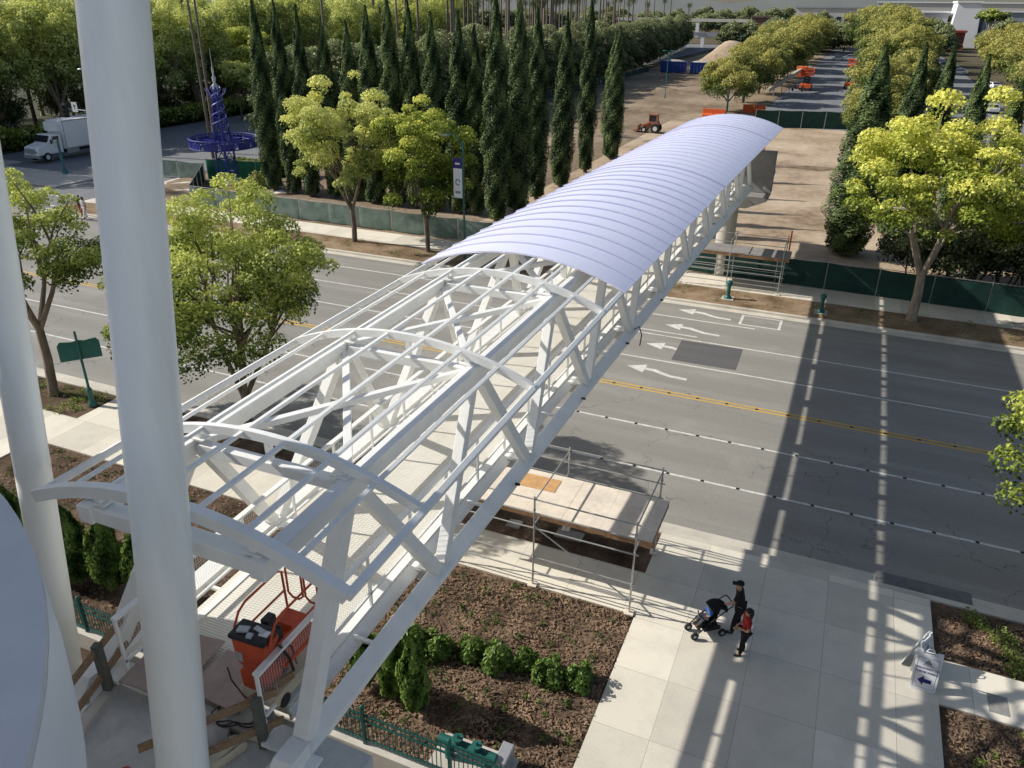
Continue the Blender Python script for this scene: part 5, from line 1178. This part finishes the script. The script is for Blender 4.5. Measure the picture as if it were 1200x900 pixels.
def boomlift(lab, x, y, h, boom=None):
    t = thing('boom_lift', lab, 'lift', (x, y, 0))
    b = MB(); b.bb((x - 1.2, y - 1.8, .5), (x + 1.2, y + 1.8, 1.3)); b.build('base', M['orange'], t, bevel=.08)
    wheels(t, [(x - 1.1, y - 1.2), (x + 1.1, y - 1.2), (x - 1.1, y + 1.2), (x + 1.1, y + 1.2)], .5, .35)
    b = MB()
    for k_ in range(3):
        z0, z1 = 1.3 + k_ * (h - 1.3) / 3, 1.3 + (k_ + 1) * (h - 1.3) / 3
        for yy in (y - .9, y + .9): b.beam((x - .8, yy, z0), (x + .8, yy, z1), .12, .12); b.beam((x + .8, yy, z0), (x - .8, yy, z1), .12, .12)
    b.build('scissor', M['black'], t)
    b = MB(); b.bb((x - 1.3, y - 1.7, h), (x + 1.3, y + 1.7, h + .2))
    for xx in (x - 1.25, x, x + 1.25):
        for yy in (y - 1.65, y + 1.65): b.box((xx, yy, h + .75), (.12, .12, 1.2))
    for z in (h + .75, h + 1.35):
        for yy in (y - 1.65, y + 1.65): b.box((x, yy, z), (2.6, .14, .16))
        for xx in (x - 1.25, x + 1.25): b.box((xx, y, z), (.14, 3.3, .16))
    b.build('basket', M['orange'], t)
    if boom: b = MB(); b.beam(boom[0], boom[1], .9, 1.0); b.build('boom', M['cream'], t, bevel=.05)
boomlift('orange scissor lift under the trees at the left of the lot road', -12.2, 196, 3.0)
boomlift('raised orange lift on the right side of the lot road', -3.2, 205, 4.8)
cv = thing('telescopic_handler', 'long tan boom of a telescopic handler beside the lot road', 'telescopic handler', (-16, 180, 0))
b = MB(); b.beam((-17.8, 172, 1.6), (-13.6, 196, 4.2), .7, .8); b.build('boom', M['cream'], cv, bevel=.05)
b = MB(); b.bb((-14.6, 195, 2.8), (-12.6, 197.5, 4.8)); b.build('cab', M['orange'], cv, bevel=.1)
for y in (176, 182, 188): b = MB(); b.beam((-17.0 + (y - 176) * .17, y, -.1), (-17.0 + (y - 176) * .17, y, 2.2 + (y - 176) * .1), .18, .18); b.build('prop', M['silver'], cv)
wheels(cv, [(-14.6, 192), (-12.6, 192), (-14.6, 198), (-12.6, 198)], .65, .4)
def barrier(lab, x, y, n, rz=0, m='orange'):
    t = thing('barrier', lab, 'barrier', (x, y, 0))
    for i in range(n):
        b = MB(); xx = x + i * 1.9; b.ext([(xx, y - .4, -.1), (xx, y - .4, .35), (xx, y - .15, .6), (xx, y - .12, 1.3), (xx, y + .12, 1.3), (xx, y + .15, .6), (xx, y + .4, .35), (xx, y + .4, -.1)], (1.85, 0, 0)); b.build('section', M[m], t, bevel=.03)
barrier('row of orange plastic barriers below the left lot trees', -18.9, 147, 2); barrier('orange barriers at the left foot of the roof end', -24.2, 138, 2); barrier('orange barrier by the small tree at the lot fence', -.6, 150, 1)
for x, y, lab in ((-10.4, 106, 'tall orange marker at the lot fence above the roof end'), (-10.2, 92.0, 'orange and white marker post beside the bridge end')):
    b = MB(); b.lathe((x, y, -.1), [(.35, 0), (.35, .15), (.16, .2), (.1, 2.2), (.02, 2.3)], 10); tag(b.build('marker_post', M['orange']), lab, 'marker')
so = thing('stacked_lift', 'orange lift frame behind the fence at the right edge', 'lift', (13.0, 53.6, 0))
b = MB(); b.bb((12.4, 53, .9), (14.2, 54.2, 1.5)); b.build('platform', M['orange'], so, bevel=.04)
b = MB()
for x in (12.45, 13.3, 14.15): b.beam((x, 53.05, 1.5), (x, 53.05, 2.7), .08, .08, up=(0, 1, 0))
for z in (2.1, 2.7): b.beam((12.4, 53.05, z), (14.2, 53.05, z), .08, .08)
b.build('guard', M['orange'], so)
b = MB(); b.bb((12.6, 53.2, .1), (14, 54, .9)); b.build('base', M['black'], so)
b = MB(); b.lathe((6.9, 54.0, 0), [(.12, 0), (.08, .4), (.07, 3.4), (.28, 3.5), (.22, 3.95), (.05, 4.1)], 12); tag(b.build('lamp_bollard', M['teal'], smooth=True), 'teal lamp top showing among the branches of the big yellow tree', 'lamp')

# ================================================================== FAR BUILDINGS
mono = thing('monorail_beam', 'grey monorail beam on white piers behind the dirt pile', 'monorail', (-70, 395, 0))
b = MB(); b.bb((-100, 394.3, 4.2), (-38, 395.7, 6.0)); b.build('beam', M['bgrey'], mono)
for x in (-90, -73, -60, -47): b = MB(); b.bb((x - .8, 394.4, -.2), (x + .8, 395.6, 4.2)); b.build('pier', M['bwhite'], mono)
m2 = thing('monorail_beam', 'second pale monorail beam farther back behind the trees', 'monorail', (-110, 520, 0))
b = MB(); b.bb((-150, 519, 8.5), (-70, 521, 10.2)); b.build('beam', M['bwall'], m2)
for x in (-120, -100): b = MB(); b.bb((x - 1, 519.2, -.2), (x + 1, 520.8, 8.5)); b.build('pier', M['bwhite'], m2)
def building(lab, x0, y0, x1, y1, h, wall, roof, rows=0, cols=0, slope=0):
    t = thing('building', lab, 'building', ((x0 + x1) / 2, y0, 0)); b = MB()
    b.ext([(x0, y0, -.3), (x1, y0, -.3), (x1 - slope, y0, h), (x0 + slope, y0, h)], (0, y1 - y0, 0)); b.build('wall', M[wall], t)
    b = MB(); b.bb((x0 + slope - .6, y0 - .6, h + .003), (x1 - slope + .6, y1 + .6, h + .8)); b.build('roof', M[roof], t)
    for r_ in range(rows):
        for c in range(cols):
            x = x0 + slope + (x1 - x0 - 2 * slope) * (c + .5) / cols; z = 2 + (h - 3) * (r_ + .5) / rows; b = MB(); b.box((x, y0 - .05, z), ((x1 - x0) / cols * .55, .2, (h - 3) / rows * .5)); b.build('window', M['glass'], t)
    return t
building('tall white wedge building at the upper right edge', 33, 470, 46, 500, 19.5, 'bwhite', 'bwhite', 0, 0, 1.5)
building('low grey hall left of the white wedge building', 20, 480, 32, 510, 15, 'bgrey', 'bwhite', 0, 0)
building('grey blue building right of the white wedge', 48, 480, 120, 520, 15.5, 'bgrey', 'bwhite', 0, 0)
building('cream building beyond the end of the lot road', -46, 540, -6, 570, 16.5, 'bwall', 'bgrey', 1, 9)
building('wide pale tan hall on the right horizon', -2, 600, 130, 650, 20, 'bwall', 'bwhite', 1, 16)
building('low tan building left of the lot road end', -46, 470, -10, 500, 9, 'bwall', 'bgrey', 0, 0)
building('pale building behind the wood at the upper left', -175, 200, -150, 230, 13, 'bgrey', 'bwhite', 1, 4)
building('brown roofed pavilion behind the parking trees', -62, 440, -46, 455, 12, 'roofbrown', 'roofbrown', 1, 3, 4)
building('red and pink low building below the white wedge', 28, 440, 38, 455, 7, 'rust', 'rust', 1, 3)
put(make_tree('umbrella_pine', 'flat-topped tree with pale bare limbs in front of the far white wall', 'tree', 16, 6, 2.2, 8, 40, 1.0, 1.8, 60, .35, LMID, M['barkpale'], .45, seed=62, limbs=14, tb=(.3, .3)), 44, 410, 0)
put(make_palm('palm_tree', 'low bushy palm at the right end of the far greenery', 8, 30, 4.5, .4, None, 33), 55, 405, 0, 1.2); put(make_palm('palm_tree', 'short palm in front of the cream building', 11, 26, 3.5, .35, None, 34), -22, 440, 0)
b = MB(); vs = []; n = 60
for i in range(n + 1):
    x = -1800 + 3600 * i / n; vs += [(x, 1900, -5), (x, 1900, 34 + 6 * math.sin(i * .7) + 4 * math.sin(i * 1.9 + 1)), (x, 2300, -5)]
b.add(vs, [(3 * i, 3 * i + 3, 3 * i + 4, 3 * i + 1) for i in range(n)] + [(3 * i + 1, 3 * i + 4, 3 * i + 5, 3 * i + 2) for i in range(n)]); struct('hills', b, mat('hazy_hill', (.42, .45, .44), 1, .1, .01), smooth=True)

# ================================================================== PEOPLE
def skin(name, pts, edges, m, parent=None, sub=2):
    me = bpy.data.meshes.new(name + '_cage'); ks = list(pts)
    me.from_pydata([pts[k_][0] for k_ in ks], [(ks.index(a), ks.index(c)) for a, c in edges], [])
    o = bpy.data.objects.new(name + '_cage', me); COL.objects.link(o)
    md = o.modifiers.new('s', 'SKIN'); md.use_smooth_shade = True
    sv = me.skin_vertices[0].data
    for i, k_ in enumerate(ks):
        r_ = pts[k_][1]; sv[i].radius = (r_, r_) if not isinstance(r_, tuple) else r_
    sv[0].use_root = True
    o.modifiers.new('u', 'SUBSURF').levels = sub
    bpy.context.view_layer.update(); dg = bpy.context.evaluated_depsgraph_get()
    m2_ = bpy.data.meshes.new_from_object(o.evaluated_get(dg)); bpy.data.objects.remove(o); m2_.name = name
    m2_.materials.clear(); m2_.materials.append(m); m2_.polygons.foreach_set('use_smooth', [True] * len(m2_.polygons))
    r = bpy.data.objects.new(name, m2_); COL.objects.link(r)
    if parent: r.parent = parent
    return r
def person(lab, loc, rz, H=1.75, lean=0, hands=None, elbows=None, feet=((-.1, .0), (.1, .0)), knees=None, top=None, legs=None, shoes=None, hairm=None, hairlong=False, cap=None, sleeves=True, wide=1.0, female=False):
    s = H / 1.75; t = thing('person', lab, 'person', (*loc, 0)); t.rotation_euler[2] = rz
    ch = V((0, lean, 0)); sw = .165 if female else .19
    hands = hands or ((-.26, .06, .82), (.26, .06, .82)); elbows = elbows or ((-.25, -.02, 1.14), (.25, -.02, 1.14))
    J = {'pelvis': (V((0, -.01, .94)), (.125 * wide, .105 * wide)), 'waist': (V((0, lean * .4, 1.12)), (.12 * wide, .095 * wide)), 'chest': (V((0, lean * .8, 1.34)), (.15 * wide, .11)), 'neck': (V((0, lean * 1.0, 1.49)), .055), 'chin': (V((0, lean * 1.15 + .015, 1.565)), (.068, .075)), 'skull': (V((0, lean * 1.2 + .005, 1.66)), (.075, .09)), 'crown': (V((0, lean * 1.2, 1.725)), (.05, .06))}
    E = [('pelvis', 'waist'), ('waist', 'chest'), ('chest', 'neck'), ('neck', 'chin'), ('chin', 'skull'), ('skull', 'crown')]
    for i, sg_ in enumerate((-1, 1)):
        n_ = 'LR'[i]; fx, fy = feet[i]; kz = V((fx * .95 + sg_ * .01, fy * .5 + .04, .5))
        J['sh' + n_] = (V((sg_ * sw, lean * .92, 1.42)), .062); J['el' + n_] = (V(elbows[i]), .043); J['wr' + n_] = (V(hands[i]), .028)
        J['hip' + n_] = (V((sg_ * .09, -.01, .88)), .095 * wide); J['kn' + n_] = (kz, .058); J['an' + n_] = (V((fx, fy, .09)), .04); J['to' + n_] = (V((fx + sg_ * .03, fy + .17, .035)), .035)
        E += [('chest', 'sh' + n_), ('sh' + n_, 'el' + n_), ('el' + n_, 'wr' + n_), ('pelvis', 'hip' + n_), ('hip' + n_, 'kn' + n_), ('kn' + n_, 'an' + n_), ('an' + n_, 'to' + n_)]
        d = (J['wr' + n_][0] - J['el' + n_][0]).normalized(); side = d.cross(V((0, 0, 1))); side = side.normalized() if side.length > .1 else V((1, 0, 0)); dn = d.cross(side)
        pm = J['wr' + n_][0] + d * .075; J['pa' + n_] = (pm, (.034, .018)); E.append(('wr' + n_, 'pa' + n_))
        for f_ in range(4):
            o_ = side * (f_ - 1.5) * .019; l_ = (.062, .072, .068, .052)[f_]; a1 = pm + o_ + d * .03; a2 = a1 + d * l_ * .5 - dn * -.012; a3 = a2 + d * l_ * .4 + dn * .028
            J['f%d1' % f_ + n_] = (a1, .0095); J['f%d2' % f_ + n_] = (a2, .0085); J['f%d3' % f_ + n_] = (a3, .007); E += [('pa' + n_, 'f%d1' % f_ + n_), ('f%d1' % f_ + n_, 'f%d2' % f_ + n_), ('f%d2' % f_ + n_, 'f%d3' % f_ + n_)]
        q1 = J['wr' + n_][0] + d * .035 - side * sg_ * .035; q2 = q1 + d * .04 - side * sg_ * .012 + dn * .012; J['t1' + n_] = (q1, .011); J['t2' + n_] = (q2, .008); E += [('wr' + n_, 't1' + n_), ('t1' + n_, 't2' + n_)]
    S = lambda JJ: {k_: (tuple(v[0] * s), tuple(x * s for x in v[1]) if isinstance(v[1], tuple) else v[1] * s) for k_, v in JJ.items()}
    J['nose'] = (J['chin'][0] + V((0, .095, .055)), .012); E.append(('skull', 'nose'))
    for i in (0, 1): J['ear' + 'LR'[i]] = (J['skull'][0] + V(((-1, 1)[i] * .082, -.005, -.03)), .016); E.append(('skull', 'ear' + 'LR'[i]))
    body = skin('body', S(J), E, M['skin'], t, 2)
    hc = J['skull'][0] * s
    b = MB()
    for sg_ in (-1, 1): b.ball(hc + V((sg_ * .03, .083, -.015)) * s, .011 * s, 8, 6)
    b.build('eyes', M['black'], body, org=None); b = MB(); b.ball(hc + V((0, .083, -.085)) * s, (.022 * s, .008 * s, .006 * s), 8, 5); b.build('mouth', M['redshirt'], body)
    def cl(name, keys, edges, infl, m, fix=None):
        JJ = {}
        for k_ in keys:
            p, r_ = J[k_]; JJ[k_] = (p, tuple(x + infl for x in r_) if isinstance(r_, tuple) else r_ + infl)
        if fix: JJ.update(fix)
        return skin(name, S(JJ), edges, m, body, 2)
    mids = {'e' + n_: (J['sh' + n_][0].lerp(J['el' + n_][0], .75 if sleeves is True else .95), .062) for n_ in 'LR'}
    hem = {'hem': (V((0, -.01, .90)), (.135 * wide, .118 * wide)), 'nk': (V((0, lean * 1.0, 1.50)), .088)}
    ed = [('waist', 'hem'), ('waist', 'chest'), ('chest', 'nk')] + [e for n_ in 'LR' for e in (('chest', 'sh' + n_), ('sh' + n_, 'e' + n_))]
    fx = {**mids, **hem}
    if sleeves == 'long':
        for n_ in 'LR': fx['w' + n_] = (J['el' + n_][0].lerp(J['wr' + n_][0], .9), .04); fx['e' + n_] = (J['el' + n_][0], .055)
        ed += [('e' + n_, 'w' + n_) for n_ in 'LR']
    cl('shirt', ['waist', 'chest', 'shL', 'shR'], ed, .034, top, fx)
    ed = [e for n_ in 'LR' for e in (('pelvis', 'hip' + n_), ('hip' + n_, 'kn' + n_), ('kn' + n_, 'an' + n_))]
    cl('trousers', ['pelvis'] + [a + n_ for n_ in 'LR' for a in ('hip', 'kn', 'an')], ed, .022, legs, {'an' + n_: (J['an' + n_][0] + V((0, 0, -.03)), .062) for n_ in 'LR'})
    for n_ in 'LR':
        a, c = J['an' + n_][0], J['to' + n_][0]; skin('shoe', S({'a': (V((a.x, a.y - .05, .045)), .05), 'b': (a.lerp(c, .4) * 1.0 + V((0, 0, -.02)), .05), 'c': (c + V((0, .03, .01)), .042)}), [('a', 'b'), ('b', 'c')], shoes or M['black'], body, 2)
    if cap:
        b = MB(); b.ball(hc + V((0, -.01, .045)) * s, (.1 * s, .115 * s, .085 * s), 16, 10); b.v = [(x, y, max(z, hc.z + .02 * s)) for x, y, z in b.v]
        b.box(hc + V((0, .135, .03)) * s, (.15 * s, .13 * s, .015)); b.build('cap', cap, body, smooth=True)
    hb = MB(); hb.ball(hc + V((0, -.022, .012)) * s, (.094 * s, .105 * s, .105 * s), 16, 10); hb.v = [(x, y, z) for x, y, z in hb.v]
    if hairlong: hb.tube([hc + V((0, -.075, .02)) * s, hc + V((0, -.095, -.1)) * s, hc + V((0, -.10, -.26)) * s], [.085 * s, .085 * s, .05 * s], 12)
    if not cap or hairlong: hb.build('hair', hairm or M['hair'], body, smooth=True)
    return t
person('man in black clothes and dark cap pushing the stroller with one outstretched arm', (-.58, 18.55), R(98), 1.8, .10, hands=((-.12, .47, .98), (.3, .08, .84)), elbows=((-.24, .26, 1.16), (.27, -.03, 1.14)), feet=((-.13, .14), (.12, -.06)), wide=1.14, top=M['blackcloth'], legs=M['blackcloth'], cap=M['blackcloth'])
person('woman in a red top and black trousers standing beside the man', (-.3, 17.72), R(112), 1.63, .02, hands=((-.06, .24, 1.05), (.08, .26, 1.03)), elbows=((-.25, .03, 1.08), (.25, .03, 1.08)), feet=((-.1, .1), (.09, -.05)), top=M['redshirt'], legs=M['blackcloth'], hairlong=True, female=True)
st_ = thing('stroller', 'black baby stroller with hood pushed by the man', 'stroller', (-1.42, 18.15, 0)); st_.rotation_euler[2] = R(129)
ORG[st_.name] = V((0, 0, 0))
b = MB()
for x in (-.24, .24):
    b.tube([(x, -.62, 1.02), (x, -.45, .92), (x, .05, .55), (x, .45, .16)], .017, 8); b.tube([(x, -.1, .62), (x, -.38, .14)], .017, 8); b.tube([(x, .05, .5), (x, -.35, .3)], .014, 8)
b.tube([(-.24, -.62, 1.02), (-.18, -.68, 1.04), (.18, -.68, 1.04), (.24, -.62, 1.02)], .02, 8); b.tube([(-.24, -.38, .14), (.24, -.38, .14)], .014, 8); b.tube([(-.24, .3, .3), (.24, .3, .3)], .014, 8); b.build('frame', M['black'], st_, smooth=True)
for x, y in ((-.27, -.38), (.27, -.38), (-.2, .46), (.2, .46)):
    b = MB(); b.tube([(x - .03, y, .12), (x + .03, y, .12)], .12, 16); w_ = b.build('wheel', M['rubber'], st_, smooth=True); b = MB(); b.tube([(x - .034, y, .12), (x + .034, y, .12)], .055, 10); b.build('rim', M['silver'], w_, smooth=True)
b = MB(); b.sweep([(0, -.26, .98), (0, -.16, .62), (0, -.08, .48), (0, .24, .50), (0, .36, .3)], [(-.2, -.02), (.2, -.02), (.2, .02), (-.2, .02)]); b.build('seat', M['blackcloth'], st_, bevel=.01)
b = MB(); b.bb((-.2, -.34, .2), (.2, .16, .24)); b.bb((-.2, -.34, .24), (-.18, .16, .34)); b.bb((.18, -.34, .24), (.2, .16, .34)); b.build('basket', M['blackcloth'], st_)
b = MB(); vs = []
for i in range(11):
    a = R(100 + 85 * 0) - i / 10 * R(105)
    for j in range(9): f_ = -1 + j / 4; vs.append((.235 * math.copysign(abs(f_) ** .8, f_), -.2 + .40 * math.cos(R(165) - i / 10 * R(115)) * math.sqrt(max(.12, 1 - .55 * f_ * f_)), .72 + .40 * math.sin(R(165) - i / 10 * R(115)) * math.sqrt(max(.12, 1 - .55 * f_ * f_))))
b.add(vs, [(i * 9 + j, i * 9 + j + 1, (i + 1) * 9 + j + 1, (i + 1) * 9 + j) for i in range(10) for j in range(8)]); b.build('hood', M['blackcloth'], st_, smooth=True, fix=False)
b = MB(); b.tube([(-.22, .2, .66), (0, .28, .7), (.22, .2, .66)], .02, 8); b.build('bumper_bar', M['black'], st_, smooth=True)
kid = thing('person', 'small child in a blue top sitting in the stroller', 'person', (-1.42, 18.15, 0)); kid.rotation_euler[2] = R(129)
JK = {'p': (V((0, -.02, .60)), .085), 'c': (V((0, -.09, .76)), (.09, .075)), 'n': (V((0, -.10, .85)), .04), 'h': (V((0, -.09, .93)), .075), 't': (V((0, -.09, .99)), .05)}
EK = [('p', 'c'), ('c', 'n'), ('n', 'h'), ('h', 't')]
for sg_, n_ in ((-1, 'L'), (1, 'R')):
    JK['s' + n_] = (V((sg_ * .10, -.08, .80)), .036); JK['e' + n_] = (V((sg_ * .13, .03, .70)), .027); JK['w' + n_] = (V((sg_ * .08, .13, .68)), .02); JK['k' + n_] = (V((sg_ * .08, .2, .60)), .045); JK['a' + n_] = (V((sg_ * .08, .32, .42)), .03); JK['o' + n_] = (V((sg_ * .09, .40, .42)), .025)
    EK += [('c', 's' + n_), ('s' + n_, 'e' + n_), ('e' + n_, 'w' + n_), ('p', 'k' + n_), ('k' + n_, 'a' + n_), ('a' + n_, 'o' + n_)]
    pm = JK['w' + n_][0]
    for f_ in range(5): JK['f%d' % f_ + n_] = (pm + V(((f_ - 2) * .011, .05 - .006 * abs(f_ - 2), -.008)), .006); EK.append(('w' + n_, 'f%d' % f_ + n_))
kb = skin('body', {k_: (tuple(v[0]), v[1]) for k_, v in JK.items()}, EK, M['skin'], kid)
skin('shirt', {k_: (tuple(JK[k_][0]), (tuple(x + .015 for x in JK[k_][1]) if isinstance(JK[k_][1], tuple) else JK[k_][1] + .015)) for k_ in ('p', 'c', 'sL', 'sR', 'eL', 'eR')}, [('p', 'c'), ('c', 'sL'), ('c', 'sR'), ('sL', 'eL'), ('sR', 'eR')], M['bluecloth'], kb)
skin('trousers', {k_: (tuple(JK[k_][0]), JK[k_][1] + .012) for k_ in ('p', 'kL', 'kR', 'aL', 'aR')}, [('p', 'kL'), ('p', 'kR'), ('kL', 'aL'), ('kR', 'aR')], M['bgrey'], kb)
b = MB(); b.ball((0, -.105, .955), (.08, .08, .075), 14, 8); b.build('hair', M['hair'], kb, smooth=True)
for lab, loc, rz, H, tp, lg, fl in (('distant pedestrian in dark top and dark trousers on the crosswalk', (-59.3, 45.9), R(200), 1.75, 'blackcloth', 'rust', False), ('distant pedestrian in white clothes striding on the crosswalk', (-58.4, 45.5), R(180), 1.78, 'whitecloth', 'whitecloth', True), ('distant dark-haired pedestrian behind the left tree', (-60.4, 45.2), R(190), 1.68, 'whitecloth', 'blackcloth', True)):
    person(lab, loc, rz, H, .03, feet=((-.1, .22), (.1, -.2)), top=M[tp], legs=M[lg], hairlong=fl, female=fl)

# ================================================================== LIGHT, SKY, CAMERA
L_ = V((1.46, .25, -1)).normalized()
sun = bpy.data.lights.new('sun', 'SUN'); sun.energy = 5.0; sun.angle = R(.53); sun.color = (1, .955, .875)
so_ = bpy.data.objects.new('sun', sun); COL.objects.link(so_); so_.rotation_euler = L_.to_track_quat('-Z', 'Y').to_euler(); so_.location = (-60, -10, 60)
w = bpy.data.worlds.new('World'); SC.world = w; w.use_nodes = True; nt = w.node_tree; nt.nodes.clear()
bg = nt.nodes.new('ShaderNodeBackground'); wo = nt.nodes.new('ShaderNodeOutputWorld'); sk = nt.nodes.new('ShaderNodeTexSky')
sk.sky_type = 'NISHITA'; sk.sun_disc = False; sk.sun_elevation = R(34.0); sk.sun_rotation = math.atan2(-1.46, -.25) % (2 * math.pi); sk.dust_density = 1.5; sk.air_density = 1.0
nt.links.new(sk.outputs[0], bg.inputs[0]); bg.inputs[1].default_value = .098; nt.links.new(bg.outputs[0], wo.inputs[0])
cam = bpy.data.cameras.new('camera'); co = bpy.data.objects.new('camera', cam); COL.objects.link(co); SC.camera = co
cam.sensor_width = 36; cam.lens = 907.03 / 1200 * 36; cam.clip_end = 6000; cam.clip_start = .05
p_, r_, y_ = R(26.09297), R(-.60692), R(22.91536)
fw = V((-math.sin(y_) * math.cos(p_), math.cos(y_) * math.cos(p_), -math.sin(p_))); rt = V((math.cos(y_), math.sin(y_), 0)); dn = fw.cross(rt)
c_, s_ = math.cos(r_), math.sin(r_); right = rt * c_ + dn * s_; down = -rt * s_ + dn * c_
mw = Matrix((( right.x, -down.x, -fw.x, 0), (right.y, -down.y, -fw.y, 0), (right.z, -down.z, -fw.z, 16.5), (0, 0, 0, 1)))
co.matrix_world = mw
SC.view_settings.view_transform = 'Standard'; SC.view_settings.look = 'None'; SC.view_settings.exposure = 0
SC.render.engine = 'CYCLES'; SC.render.resolution_x = 1024; SC.render.resolution_y = 768
